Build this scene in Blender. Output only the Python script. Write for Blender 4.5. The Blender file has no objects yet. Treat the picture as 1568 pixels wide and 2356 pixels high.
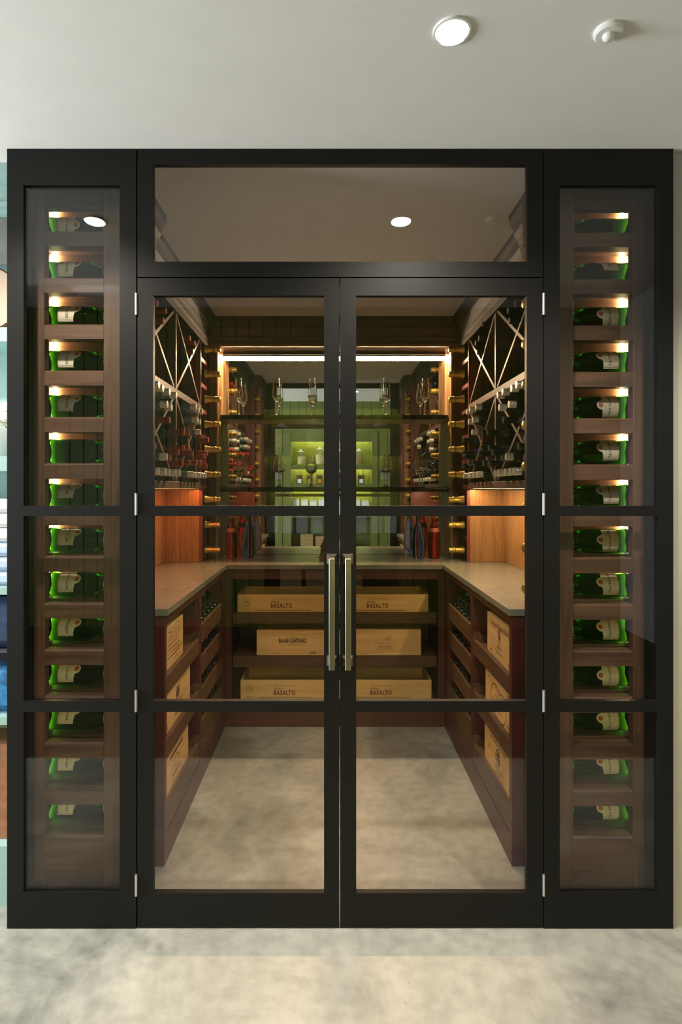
import bpy, bmesh, math, random
from mathutils import Matrix, Vector
random.seed(7)
SC = bpy.context.scene
COL = SC.collection
PI = math.pi

# ------------------------------------------------------------------ camera
EYE, DIST, FPX = 1.412, 1.85, 1328.3
cam_d = bpy.data.cameras.new('camera')
cam_d.sensor_fit = 'HORIZONTAL'; cam_d.sensor_width = 36.0
cam_d.lens = FPX / 1568.0 * 36.0
cam_d.shift_x = (784 - 757) / 1568.0
cam_d.shift_y = -(1178 - 1123) / 1568.0
cam_d.clip_start = 0.02
cam = bpy.data.objects.new('camera', cam_d); COL.objects.link(cam)
cam.location = (0, -DIST, EYE); cam.rotation_euler = (PI / 2, 0, 0)
SC.camera = cam

# ------------------------------------------------------------------ world, exposure
SC.view_settings.view_transform = 'Standard'; SC.view_settings.look = 'None'
SC.view_settings.gamma = 1.0; SC.view_settings.use_curve_mapping = False
SC.view_settings.exposure = 0.55
w = bpy.data.worlds.new('world'); SC.world = w; w.use_nodes = True
w.node_tree.nodes['Background'].inputs[0].default_value = (0.80, 0.90, 1.0, 1)
w.node_tree.nodes['Background'].inputs[1].default_value = 0.6
SC.cycles.sample_clamp_indirect = 4.0
SC.cycles.caustics_reflective = False
SC.cycles.caustics_refractive = False
SC.cycles.max_bounces = 10

# large lights: the shop's skylight and the window bay beside it
def area_light(name, loc, rot, sx, sy, power, color):
    l = bpy.data.lights.new(name, 'AREA'); l.shape = 'RECTANGLE'; l.size = sx; l.size_y = sy
    l.energy = power; l.color = color
    o = bpy.data.objects.new(name, l); COL.objects.link(o); o.location = loc; o.rotation_euler = rot
    return o
area_light('skylight_daylight', (-0.6, -2.6, 3.19), (0, 0, 0), 3.4, 1.7, 5, (0.93, 0.97, 1.0))
area_light('window_daylight', (-4.12, -0.60, 1.55), (0, -PI / 2, 0), 1.7, 1.0, 215, (0.92, 0.97, 1.0))

def spot_light(loc, power, color, size=2.3):
    l = bpy.data.lights.new('downlight_beam', 'SPOT'); l.energy = power; l.color = color
    l.spot_size = size; l.spot_blend = 0.6; l.shadow_soft_size = 0.03
    o = bpy.data.objects.new('downlight_beam', l); COL.objects.link(o); o.location = loc
    return o
LAMPS = [(0.292, -0.477), (-0.953, -0.477), (1.06, -0.95)]
for lx, ly in LAMPS:
    spot_light((lx, ly, 2.478), 56, (1.0, 0.90, 0.77))

# ------------------------------------------------------------------ materials
def newmat(name):
    m = bpy.data.materials.new(name); m.use_nodes = True
    nt = m.node_tree
    return m, nt, nt.nodes['Principled BSDF'], nt.nodes['Material Output']
def rgba(c): return (c[0], c[1], c[2], 1)
def plain(name, col, rough=0.5, metal=0.0, spec=0.5, coat=0.0, bump=0.0, bscale=60, var=0.0):
    m, nt, b, out = newmat(name)
    b.inputs['Base Color'].default_value = rgba(col)
    b.inputs['Roughness'].default_value = rough
    b.inputs['Metallic'].default_value = metal
    b.inputs['Specular IOR Level'].default_value = spec
    b.inputs['Coat Weight'].default_value = coat
    if bump or var:
        tc = nt.nodes.new('ShaderNodeTexCoord')
        n = nt.nodes.new('ShaderNodeTexNoise'); n.inputs['Scale'].default_value = bscale; n.inputs['Detail'].default_value = 4
        nt.links.new(tc.outputs['Object'], n.inputs['Vector'])
        if bump:
            bp = nt.nodes.new('ShaderNodeBump'); bp.inputs['Strength'].default_value = bump; bp.inputs['Distance'].default_value = 0.004
            nt.links.new(n.outputs['Fac'], bp.inputs['Height']); nt.links.new(bp.outputs[0], b.inputs['Normal'])
        if var:
            r = nt.nodes.new('ShaderNodeValToRGB')
            r.color_ramp.elements[0].position = 0.3; r.color_ramp.elements[1].position = 0.7
            r.color_ramp.elements[0].color = rgba([c * (1 - var) for c in col])
            r.color_ramp.elements[1].color = rgba([min(1, c * (1 + var)) for c in col])
            nt.links.new(n.outputs['Fac'], r.inputs['Fac']); nt.links.new(r.outputs[0], b.inputs['Base Color'])
    return m
def wood(name, c1, c2, axis, rough=0.45, scale=1.0, coat=0.0, spec=0.4):
    m, nt, b, out = newmat(name)
    tc = nt.nodes.new('ShaderNodeTexCoord'); oi = nt.nodes.new('ShaderNodeObjectInfo')
    mp = nt.nodes.new('ShaderNodeMapping')
    s = [26 * scale] * 3; s['xyz'.index(axis)] = 1.6 * scale
    mp.inputs['Scale'].default_value = s
    sh = nt.nodes.new('ShaderNodeVectorMath'); sh.operation = 'ADD'
    cmb = nt.nodes.new('ShaderNodeMath'); cmb.operation = 'MULTIPLY'; cmb.inputs[1].default_value = 7.3
    nt.links.new(oi.outputs['Random'], cmb.inputs[0])
    nt.links.new(tc.outputs['Object'], sh.inputs[0]); nt.links.new(cmb.outputs[0], sh.inputs[1])
    nt.links.new(sh.outputs[0], mp.inputs['Vector'])
    n = nt.nodes.new('ShaderNodeTexNoise'); n.inputs['Scale'].default_value = 1.0; n.inputs['Detail'].default_value = 6
    n.inputs['Roughness'].default_value = 0.6; n.inputs['Distortion'].default_value = 1.2
    nt.links.new(mp.outputs[0], n.inputs['Vector'])
    r = nt.nodes.new('ShaderNodeValToRGB')
    r.color_ramp.elements[0].position = 0.33; r.color_ramp.elements[1].position = 0.68
    r.color_ramp.elements[0].color = rgba(c1); r.color_ramp.elements[1].color = rgba(c2)
    nt.links.new(n.outputs['Fac'], r.inputs['Fac']); nt.links.new(r.outputs[0], b.inputs['Base Color'])
    bp = nt.nodes.new('ShaderNodeBump'); bp.inputs['Strength'].default_value = 0.12; bp.inputs['Distance'].default_value = 0.002
    nt.links.new(n.outputs['Fac'], bp.inputs['Height']); nt.links.new(bp.outputs[0], b.inputs['Normal'])
    b.inputs['Roughness'].default_value = rough; b.inputs['Coat Weight'].default_value = coat
    b.inputs['Specular IOR Level'].default_value = spec
    return m
def emit(name, col, strength):
    m = bpy.data.materials.new(name); m.use_nodes = True; nt = m.node_tree
    nt.nodes.remove(nt.nodes['Principled BSDF'])
    e = nt.nodes.new('ShaderNodeEmission'); e.inputs[0].default_value = rgba(col); e.inputs[1].default_value = strength
    nt.links.new(e.outputs[0], nt.nodes['Material Output'].inputs[0])
    return m
def pane_glass(name, tint=(0.985, 0.99, 0.985), base=0.034):
    """thin clear sheet: Schlick mirror reflection over straight transmission"""
    m = bpy.data.materials.new(name); m.use_nodes = True; nt = m.node_tree
    nt.nodes.remove(nt.nodes['Principled BSDF'])
    lw = nt.nodes.new('ShaderNodeLayerWeight'); lw.inputs['Blend'].default_value = 0.5
    p = nt.nodes.new('ShaderNodeMath'); p.operation = 'POWER'; p.inputs[1].default_value = 5
    nt.links.new(lw.outputs['Facing'], p.inputs[0])
    ma = nt.nodes.new('ShaderNodeMath'); ma.operation = 'MULTIPLY_ADD'; ma.inputs[1].default_value = 1 - base; ma.inputs[2].default_value = base
    nt.links.new(p.outputs[0], ma.inputs[0])
    t = nt.nodes.new('ShaderNodeBsdfTransparent'); t.inputs[0].default_value = rgba(tint)
    g = nt.nodes.new('ShaderNodeBsdfGlossy'); g.inputs['Roughness'].default_value = 0.0; g.inputs[0].default_value = (1, 1, 1, 1)
    mx = nt.nodes.new('ShaderNodeMixShader')
    nt.links.new(ma.outputs[0], mx.inputs[0]); nt.links.new(t.outputs[0], mx.inputs[1]); nt.links.new(g.outputs[0], mx.inputs[2])
    nt.links.new(mx.outputs[0], nt.nodes['Material Output'].inputs[0])
    return m
def glass(name, col, ior=1.45, rough=0.0):
    m = bpy.data.materials.new(name); m.use_nodes = True; nt = m.node_tree
    nt.nodes.remove(nt.nodes['Principled BSDF'])
    g = nt.nodes.new('ShaderNodeBsdfGlass'); g.inputs[0].default_value = rgba(col); g.inputs['IOR'].default_value = ior
    g.inputs['Roughness'].default_value = rough
    nt.links.new(g.outputs[0], nt.nodes['Material Output'].inputs[0])
    return m
def concrete(name):
    m, nt, b, out = newmat(name)
    tc = nt.nodes.new('ShaderNodeTexCoord')
    n1 = nt.nodes.new('ShaderNodeTexNoise'); n1.inputs['Scale'].default_value = 2.6; n1.inputs['Detail'].default_value = 8; n1.inputs['Roughness'].default_value = 0.62; n1.inputs['Distortion'].default_value = 0.6
    n2 = nt.nodes.new('ShaderNodeTexNoise'); n2.inputs['Scale'].default_value = 22; n2.inputs['Detail'].default_value = 6
    n3 = nt.nodes.new('ShaderNodeTexNoise'); n3.inputs['Scale'].default_value = 75; n3.inputs['Detail'].default_value = 2
    for n in (n1, n2, n3): nt.links.new(tc.outputs['Object'], n.inputs['Vector'])
    r1 = nt.nodes.new('ShaderNodeValToRGB'); e = r1.color_ramp.elements
    e[0].position = 0.30; e[0].color = (0.165, 0.163, 0.147, 1); e[1].position = 0.68; e[1].color = (0.405, 0.392, 0.335, 1)
    e2 = r1.color_ramp.elements.new(0.48); e2.color = (0.318, 0.311, 0.270, 1)
    nt.links.new(n1.outputs['Fac'], r1.inputs['Fac'])
    r2 = nt.nodes.new('ShaderNodeValToRGB'); r2.color_ramp.elements[0].position = 0.28; r2.color_ramp.elements[0].color = (0.70, 0.70, 0.69, 1)
    r2.color_ramp.elements[1].position = 0.6; r2.color_ramp.elements[1].color = (1.03, 1.02, 1.0, 1)
    nt.links.new(n2.outputs['Fac'], r2.inputs['Fac'])
    mx = nt.nodes.new('ShaderNodeMix'); mx.data_type = 'RGBA'; mx.blend_type = 'MULTIPLY'; mx.inputs[0].default_value = 0.75
    nt.links.new(r1.outputs[0], mx.inputs[6]); nt.links.new(r2.outputs[0], mx.inputs[7])
    r3 = nt.nodes.new('ShaderNodeValToRGB'); r3.color_ramp.elements[0].position = 0.20; r3.color_ramp.elements[0].color = (0.55, 0.53, 0.5, 1)
    r3.color_ramp.elements[1].position = 0.27; r3.color_ramp.elements[1].color = (1, 1, 1, 1)
    nt.links.new(n3.outputs['Fac'], r3.inputs['Fac'])
    mx2 = nt.nodes.new('ShaderNodeMix'); mx2.data_type = 'RGBA'; mx2.blend_type = 'MULTIPLY'; mx2.inputs[0].default_value = 0.7
    nt.links.new(mx.outputs[2], mx2.inputs[6]); nt.links.new(r3.outputs[0], mx2.inputs[7])
    nt.links.new(mx2.outputs[2], b.inputs['Base Color'])
    mr = nt.nodes.new('ShaderNodeMapRange'); mr.inputs[3].default_value = 0.30; mr.inputs[4].default_value = 0.5
    nt.links.new(n2.outputs['Fac'], mr.inputs[0]); nt.links.new(mr.outputs[0], b.inputs['Roughness'])
    bp = nt.nodes.new('ShaderNodeBump'); bp.inputs['Strength'].default_value = 0.05; bp.inputs['Distance'].default_value = 0.002
    nt.links.new(n2.outputs['Fac'], bp.inputs['Height']); nt.links.new(bp.outputs[0], b.inputs['Normal'])
    return m
def stone(name, c1, c2, rough):
    m, nt, b, out = newmat(name)
    tc = nt.nodes.new('ShaderNodeTexCoord')
    mp = nt.nodes.new('ShaderNodeMapping'); mp.inputs['Scale'].default_value = (3, 9, 6)
    n = nt.nodes.new('ShaderNodeTexNoise'); n.inputs['Scale'].default_value = 2.5; n.inputs['Detail'].default_value = 7; n.inputs['Distortion'].default_value = 1.5
    nt.links.new(tc.outputs['Object'], mp.inputs[0]); nt.links.new(mp.outputs[0], n.inputs['Vector'])
    r = nt.nodes.new('ShaderNodeValToRGB'); r.color_ramp.elements[0].position = 0.35; r.color_ramp.elements[1].position = 0.7
    r.color_ramp.elements[0].color = rgba(c1); r.color_ramp.elements[1].color = rgba(c2)
    nt.links.new(n.outputs['Fac'], r.inputs['Fac']); nt.links.new(r.outputs[0], b.inputs['Base Color'])
    b.inputs['Roughness'].default_value = rough
    return m

M = {}
M['black'] = plain('black_satin_paint', (0.0045, 0.0042, 0.0034), 0.5, spec=0.20, bump=0.04, bscale=90)
M['plaster'] = plain('white_plaster', (0.74, 0.72, 0.67), 0.75, bump=0.10, bscale=9, var=0.02)
M['concrete'] = concrete('polished_concrete')
M['pane'] = pane_glass('clear_sheet_glass')
M['mirror'] = plain('mirror_silver', (0.80, 0.84, 0.79), 0.0, metal=1.0)
M['steel'] = plain('brushed_nickel', (0.30, 0.28, 0.22), 0.32, metal=1.0)
M['hinge'] = plain('bright_steel', (0.62, 0.62, 0.62), 0.35, metal=1.0)
M['walnut_x'] = wood('walnut_grain_x', (0.050, 0.023, 0.013), (0.110, 0.054, 0.030), 'x', 0.5)
M['walnut_z'] = wood('walnut_grain_z', (0.050, 0.023, 0.013), (0.110, 0.054, 0.030), 'z', 0.5)
M['walnut_glow'] = wood('walnut_strip_glow', (0.13, 0.068, 0.030), (0.24, 0.13, 0.06), 'x', 0.5)  # walnut lightened: the strip's glow on the cell backs is in the colour
M['greige'] = plain('greige_wall_paint', (0.38, 0.355, 0.30), 0.7, bump=0.06, bscale=12)
M['crownwood'] = wood('dark_crown_wood', (0.014, 0.0055, 0.0038), (0.026, 0.011, 0.007), 'y', 0.5)
M['cherry'] = wood('red_cherry_edge', (0.13, 0.020, 0.020), (0.19, 0.036, 0.034), 'z', 0.45)
M['walnut_y'] = wood('walnut_grain_y', (0.050, 0.023, 0.013), (0.110, 0.054, 0.030), 'y', 0.5)
M['mahog_x'] = wood('mahogany_grain_x', (0.056, 0.0092, 0.0080), (0.082, 0.0145, 0.0125), 'x', 0.42)
M['mahog_y'] = wood('mahogany_grain_y', (0.056, 0.0092, 0.0080), (0.082, 0.0145, 0.0125), 'y', 0.42)
M['mahog_z'] = wood('mahogany_grain_z', (0.056, 0.0092, 0.0080), (0.082, 0.0145, 0.0125), 'z', 0.42)
M['rackboard'] = wood('rack_board', (0.070, 0.035, 0.023), (0.130, 0.070, 0.045), 'y', 0.5)
M['darkwood'] = wood('dark_rack_back', (0.018, 0.009, 0.006), (0.032, 0.016, 0.010), 'z', 0.6)
M['veneer'] = wood('teak_veneer', (0.24, 0.115, 0.042), (0.40, 0.215, 0.085), 'z', 0.42, 2.0)
M['veneer_x'] = wood('teak_veneer_x', (0.20, 0.095, 0.035), (0.33, 0.175, 0.07), 'x', 0.42, 1.5)
M['traywood_y'] = wood('tray_wood_y', (0.060, 0.028, 0.011), (0.115, 0.055, 0.021), 'y', 0.5)
M['traywood_x'] = wood('tray_wood_x', (0.050, 0.019, 0.008), (0.085, 0.034, 0.014), 'x', 0.5)
M['pine_x'] = wood('pine_grain_x', (0.54, 0.31, 0.105), (0.68, 0.445, 0.18), 'x', 0.6, 0.8)
M['pine_y'] = wood('pine_grain_y', (0.54, 0.31, 0.105), (0.68, 0.445, 0.18), 'y', 0.6, 0.8)
M['pinedark'] = wood('pine_inside', (0.25, 0.155, 0.06), (0.34, 0.22, 0.10), 'x', 0.7, 0.8)
M['worktop'] = stone('worktop_stone', (0.165, 0.160, 0.125), (0.205, 0.198, 0.155), 0.24)
M['ink'] = plain('black_brand_ink', (0.03, 0.018, 0.010), 0.7)
M['redink'] = plain('wine_red_ink', (0.15, 0.010, 0.008), 0.7)
M['brownink'] = plain('faded_brown_ink', (0.16, 0.085, 0.03), 0.7)
M['greenglass'] = glass('green_bottle_glass', (0.105, 0.39, 0.036), 1.40)
M['foil'] = plain('gold_foil', (0.60, 0.40, 0.10), 0.33, metal=0.85, bump=0.35, bscale=110)
M['paper'] = plain('cream_label_paper', (0.70, 0.64, 0.49), 0.6)
M['gilt'] = plain('gilt_border', (0.42, 0.27, 0.10), 0.5)
M['seal'] = plain('copper_red_seal', (0.42, 0.095, 0.04), 0.5)
M['winedark'] = plain('dark_wine_glass', (0.006, 0.008, 0.006), 0.12, spec=0.5)
M['winegreen'] = plain('green_wine_glass', (0.012, 0.055, 0.028), 0.12, spec=0.5)
M['wineblue'] = plain('blue_black_glass', (0.006, 0.006, 0.030), 0.12, spec=0.5)
M['wineclear'] = glass('pale_wine_glass', (0.86, 0.88, 0.80), 1.35)
M['capred'] = plain('red_capsule', (0.28, 0.022, 0.014), 0.35, coat=0.3)
M['capteal'] = plain('grey_green_capsule', (0.17, 0.25, 0.23), 0.4)
M['capsilver'] = plain('silver_screw_cap', (0.66, 0.64, 0.58), 0.35, metal=0.6)
M['capblack'] = plain('black_capsule', (0.008, 0.008, 0.016), 0.3, coat=0.3)
M['led'] = emit('warm_led', (1.0, 0.68, 0.40), 200)
M['led_col'] = emit('warm_led_column', (1.0, 0.64, 0.32), 54)
M['led_red'] = emit('orange_led', (1.0, 0.32, 0.10), 38)
M['led_yel'] = emit('amber_led', (1.0, 0.70, 0.38), 78)
M['led_niche'] = emit('yellow_led', (1.0, 0.88, 0.33), 190)
M['lampdisc'] = emit('downlight_lens', (1.0, 0.88, 0.70), 45)
M['whiteplastic'] = plain('white_plastic', (0.72, 0.71, 0.66), 0.4)
M['clear'] = glass('clear_crystal', (0.97, 0.98, 0.96), 1.45)
M['redglass'] = glass('ruby_glass', (0.78, 0.10, 0.06), 1.35)
M['navyglass'] = glass('smoky_blue_glass', (0.46, 0.50, 0.78), 1.35)
M['blackglass'] = plain('shelf_dark_glass', (0.010, 0.010, 0.007), 0.08, spec=0.6)
M['green'] = plain('green_wall_paint', (0.100, 0.118, 0.017), 0.5, var=0.03)
M['olive'] = plain('dark_olive_paint', (0.06, 0.085, 0.02), 0.5)
M['teal'] = plain('duck_egg_paint', (0.30, 0.46, 0.44), 0.5, var=0.03)
M['tealdark'] = plain('grey_slate_panel', (0.17, 0.18, 0.165), 0.6, var=0.15, bscale=14)
M['dimfloor'] = wood('darkened_shop_floor', (0.030, 0.020, 0.013), (0.060, 0.040, 0.026), 'x', 0.5)
M['hole_shade'] = plain('hole_shade_black', (0.004, 0.004, 0.004), 0.8)

# ------------------------------------------------------------------ geometry helpers
def bm_new(): return bmesh.new()
def box(bm, x0, x1, y0, y1, z0, z1, bev=0.0):
    x0, x1 = min(x0, x1), max(x0, x1); y0, y1 = min(y0, y1), max(y0, y1); z0, z1 = min(z0, z1), max(z0, z1)
    vs = [bm.verts.new(p) for p in ((x0, y0, z0), (x1, y0, z0), (x1, y1, z0), (x0, y1, z0), (x0, y0, z1), (x1, y0, z1), (x1, y1, z1), (x0, y1, z1))]
    fs = [bm.faces.new([vs[i] for i in f]) for f in ((0, 3, 2, 1), (4, 5, 6, 7), (0, 1, 5, 4), (1, 2, 6, 5), (2, 3, 7, 6), (3, 0, 4, 7))]
    if bev:
        es = list({e for f in fs for e in f.edges})
        bmesh.ops.bevel(bm, geom=es, offset=bev, segments=1, affect='EDGES')
def boxbm(*a, **k):
    bm = bm_new(); box(bm, *a, **k); return bm
def prism(bm, pts, axis, a0, a1):
    """polygon pts (2-D) swept along axis from a0 to a1; axis x -> (y,z), y -> (x,z), z -> (x,y)"""
    def mk(p, a):
        return {'x': (a, p[0], p[1]), 'y': (p[0], a, p[1]), 'z': (p[0], p[1], a)}[axis]
    A = [bm.verts.new(mk(p, a0)) for p in pts]; B = [bm.verts.new(mk(p, a1)) for p in pts]
    n = len(pts)
    bm.faces.new(A); bm.faces.new(B[::-1])
    for i in range(n):
        bm.faces.new((A[i], B[i], B[(i + 1) % n], A[(i + 1) % n]))
    bmesh.ops.recalc_face_normals(bm, faces=bm.faces[:])
def lathe(bm, prof, seg=24, cap=True):
    """profile of (r, z) from bottom to top"""
    rings = []
    for r, z in prof:
        if r < 1e-6: rings.append([bm.verts.new((0, 0, z))])
        else: rings.append([bm.verts.new((r * math.cos(2 * PI * k / seg), r * math.sin(2 * PI * k / seg), z)) for k in range(seg)])
    for a, b in zip(rings, rings[1:]):
        if len(a) == 1 and len(b) == 1: continue
        for k in range(seg):
            k2 = (k + 1) % seg
            if len(a) == 1: bm.faces.new((a[0], b[k2], b[k]))
            elif len(b) == 1: bm.faces.new((a[k], a[k2], b[0]))
            else: bm.faces.new((a[k], a[k2], b[k2], b[k]))
    if cap:
        if len(rings[0]) > 1: bm.faces.new(rings[0][::-1])
        if len(rings[-1]) > 1: bm.faces.new(rings[-1])
def cyl(bm, c, r, a0, a1, axis='z', seg=20):
    pts = [(c[0] + r * math.cos(2 * PI * k / seg), c[1] + r * math.sin(2 * PI * k / seg)) for k in range(seg)]
    prism(bm, pts, axis, a0, a1)
def mesh_of(name, bm, mat, smooth=False):
    me = bpy.data.meshes.new(name)
    bm.to_mesh(me); bm.free()
    me.materials.append(M[mat] if isinstance(mat, str) else mat)
    if smooth:
        for p in me.polygons: p.use_smooth = True
        try: me.set_sharp_from_angle(angle=math.radians(35))
        except Exception: pass
    return me
def link(name, me, parent=None):
    o = bpy.data.objects.new(name, me); COL.objects.link(o)
    if parent is not None: o.parent = parent
    return o
def origin_of(o):
    v = Vector((0, 0, 0))
    while o is not None:
        v += o.location; o = o.parent
    return v
def part(name, bm, mat, parent, smooth=False):
    """a part built in world coordinates under an unrotated thing"""
    off = origin_of(parent)
    bmesh.ops.translate(bm, verts=bm.verts[:], vec=-off)
    # give the part its own origin at its centre so the grain differs from piece to piece
    c = Vector((0, 0, 0))
    if len(bm.verts):
        lo = Vector([min(v.co[i] for v in bm.verts) for i in range(3)]); hi = Vector([max(v.co[i] for v in bm.verts) for i in range(3)])
        c = (lo + hi) / 2
        bmesh.ops.translate(bm, verts=bm.verts[:], vec=-c)
    o = link(name, mesh_of(name, bm, mat, smooth), parent)
    o.location = c
    return o
def tag(o, label, cat=None, group=None, kind=None):
    o['label'] = label
    if cat: o['category'] = cat
    if group: o['group'] = group
    if kind: o['kind'] = kind
    return o
def thing(name, loc, label, cat=None, group=None, kind=None):
    o = bpy.data.objects.new(name, None); COL.objects.link(o); o.location = loc; o.empty_display_size = 0.05
    return tag(o, label, cat, group, kind)
def solo(name, bm, mat, label, cat=None, group=None, kind=None, smooth=False):
    lo = Vector([min(v.co[i] for v in bm.verts) for i in range(3)]); hi = Vector([max(v.co[i] for v in bm.verts) for i in range(3)])
    c = Vector(((lo.x + hi.x) / 2, (lo.y + hi.y) / 2, lo.z))
    bmesh.ops.translate(bm, verts=bm.verts[:], vec=-c)
    o = link(name, mesh_of(name, bm, mat, smooth)); o.location = c
    return tag(o, label, cat, group, kind)
def text_bm(txt, size, space=1.0, bold=0.0):
    cu = bpy.data.curves.new('txt', 'FONT'); cu.body = txt; cu.size = size; cu.align_x = 'CENTER'; cu.align_y = 'CENTER'
    cu.resolution_u = 2; cu.space_character = space; cu.offset = bold * size
    o = bpy.data.objects.new('txt', cu); COL.objects.link(o)
    dg = bpy.context.evaluated_depsgraph_get()
    me = bpy.data.meshes.new_from_object(o.evaluated_get(dg))
    bm = bm_new(); bm.from_mesh(me)
    bpy.data.objects.remove(o); bpy.data.curves.remove(cu); bpy.data.meshes.remove(me)
    return bm
def put(bm, origin, u, v, sx=1.0, lift=0.0008):
    """carry flat artwork (x,y) onto a face: origin + x*u + y*v, a hair proud of it"""
    u = Vector(u); v = Vector(v); n = u.cross(v); origin = Vector(origin)
    for vt in bm.verts:
        vt.co = origin + u * vt.co.x * sx + v * vt.co.y + n * lift
    return bm
ORD = ['topmost', 'second from the top', 'third from the top', 'fourth from the top', 'fifth from the top', 'sixth from the top', 'seventh from the top', 'eighth from the top',
       'ninth from the top', 'tenth from the top', 'eleventh from the top', 'twelfth from the top', 'second from the bottom', 'bottom one']
CX = 0.033
def SX(s, h): return CX + s * h
def fx(p): return (p - 757) / 718.0
def fz(p): return EYE - (p - 1123) / 718.0
WALL_L, WALL_R, BACK = SX(-1, 1.035), SX(1, 1.035), 2.083
H = 2.5

# ------------------------------------------------------------------ the setting: shop and cellar shell
solo('floor', boxbm(-4.2, 3.0, -1.15, 2.2, -0.1, 0), 'concrete', 'mottled beige polished concrete floor', kind='structure')
solo('floor_shop', boxbm(-4.2, 3.0, -4.4, -1.15, -0.1, 0), 'dimfloor', 'shop floor behind the camera, kept dark to quiet reflections', kind='structure')  # unseen floor given a dark tone to keep its reflection off the panes
solo('ceiling', boxbm(-4.2, 3.0, -1.17, 2.2, H, H + 0.1), 'plaster', 'white plaster ceiling above the black glazed front', kind='structure')
bm = bm_new()      # the higher shop ceiling with the skylight well
box(bm, -4.2, -2.4, -4.4, -1.17, 3.25, 3.35); box(bm, 1.2, 3.0, -4.4, -1.17, 3.25, 3.35)
box(bm, -2.4, 1.2, -4.4, -3.5, 3.25, 3.35); box(bm, -2.4, 1.2, -1.7, -1.17, 3.25, 3.35)
solo('ceiling_shop', bm, 'plaster', 'higher white shop ceiling with a skylight opening', kind='structure')
solo('wall_bulkhead', boxbm(-4.2, 3.0, -1.22, -1.17, 2.5, 3.25), 'plaster', 'white bulkhead joining the two ceiling levels', kind='structure')
solo('wall_right', boxbm(fx(1549), 3.0, 0.015, 0.25, 0, H), 'greige', 'grey-beige wall beside the black frame', kind='structure')
solo('wall_shop_right', boxbm(2.95, 3.0, -4.4, 0.2, 0, 3.3), 'plaster', 'white side wall of the shop', kind='structure')
bm = bm_new()
box(bm, -4.2, -4.15, -4.4, -1.15, 0, 3.3); box(bm, -4.2, -4.15, -0.05, 2.2, 0, 3.3)
box(bm, -4.2, -4.15, -1.15, -0.05, 0, 0.65); box(bm, -4.2, -4.15, -1.15, -0.05, 2.45, 3.3)
solo('wall_shop_left', bm, 'plaster', 'white shop wall with a window opening', kind='structure')
solo('wall_left_cellar', boxbm(SX(-1, 1.155), SX(-1, 1.125), 0.30, 2.12, 0, H), 'darkwood', 'dark cellar side wall behind the red-capped bottles', kind='structure')
solo('wall_right_cellar', boxbm(SX(1, 1.125), SX(1, 1.155), 0.30, 2.12, 0, H), 'darkwood', 'dark cellar side wall behind the silver-capped bottles', kind='structure')
solo('wall_back', boxbm(SX(-1, 1.155), SX(1, 1.155), BACK + 0.008, BACK + 0.06, 0, H), 'darkwood', 'dark cellar back wall behind the mirror', kind='structure')

# ceiling downlights and sensor
for k, (lx, ly) in enumerate(LAMPS):
    t = thing('downlight', (lx, ly, H), ['round recessed ceiling downlight above the right-hand door', 'round ceiling downlight outside the picture, mirrored in the narrow cabinet glass',
                                         'round ceiling downlight beyond the white wall'][k], 'downlight', 'recessed ceiling downlights')
    bm = bm_new(); lathe(bm, [(0.0397, -0.006), (0.0445, -0.0055), (0.0455, 0.0), (0.0397, 0.0)], 32, cap=False)
    bmesh.ops.translate(bm, verts=bm.verts[:], vec=(lx, ly, H))
    part('trim_ring', bm, 'whiteplastic', t, True)
    bm = bm_new(); cyl(bm, (lx, ly), 0.0395, H - 0.004, H - 0.001, 'z', 32)
    part('lens', bm, 'lampdisc', t)
sx_, sy_ = 0.663, -0.477
t = thing('ceiling_sensor', (sx_, sy_, H), 'small white domed motion sensor on the ceiling', 'sensor')
bm = bm_new(); lathe(bm, [(0.033, 0), (0.033, -0.006), (0.028, -0.011), (0.014, -0.012), (0, -0.012)], 32, cap=False); bmesh.ops.reverse_faces(bm, faces=bm.faces[:])
bmesh.ops.translate(bm, verts=bm.verts[:], vec=(sx_, sy_, H)); part('base', bm, 'whiteplastic', t, True)
bm = bm_new(); lathe(bm, [(0.0135, -0.011), (0.0125, -0.018), (0.008, -0.023), (0, -0.025)], 24, cap=False); bmesh.ops.reverse_faces(bm, faces=bm.faces[:])
bmesh.ops.translate(bm, verts=bm.verts[:], vec=(sx_, sy_, H)); part('dome', bm, 'whiteplastic', t, True)

# ------------------------------------------------------------------ black glazed front: doors, transom
FY0, FY1, GY = 0.0, 0.020, 0.008
RAILS = [(1164, 1187), (1613, 1638)]
def frame_leaf(t, x0, x1, z0, z1, ox0, ox1, oz0, oz1, rails, names=('stile', 'rail', 'pane')):
    """x/z given in metres, o* is the glazed opening"""
    part(names[0], boxbm(x0, ox0, FY0, FY1, z0, z1), 'black', t)
    part(names[0], boxbm(ox1, x1, FY0, FY1, z0, z1), 'black', t)
    part(names[1], boxbm(ox0, ox1, FY0, FY1, z0, oz0), 'black', t)
    part(names[1], boxbm(ox0, ox1, FY0, FY1, oz1, z1), 'black', t)
    zs = [oz0]
    for a, b in rails:
        part(names[1], boxbm(ox0, ox1, FY0, FY1, a, b), 'black', t); zs += [a, b]
    zs.append(oz1)
    for a, b in zip(zs[0::2], zs[1::2]):
        part(names[2], boxbm(ox0 - 0.004, ox1 + 0.004, GY, GY + 0.006, a - 0.004, b + 0.004), 'pane', t)
zr = sorted([(fz(b), fz(a)) for a, b in RAILS])
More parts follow.
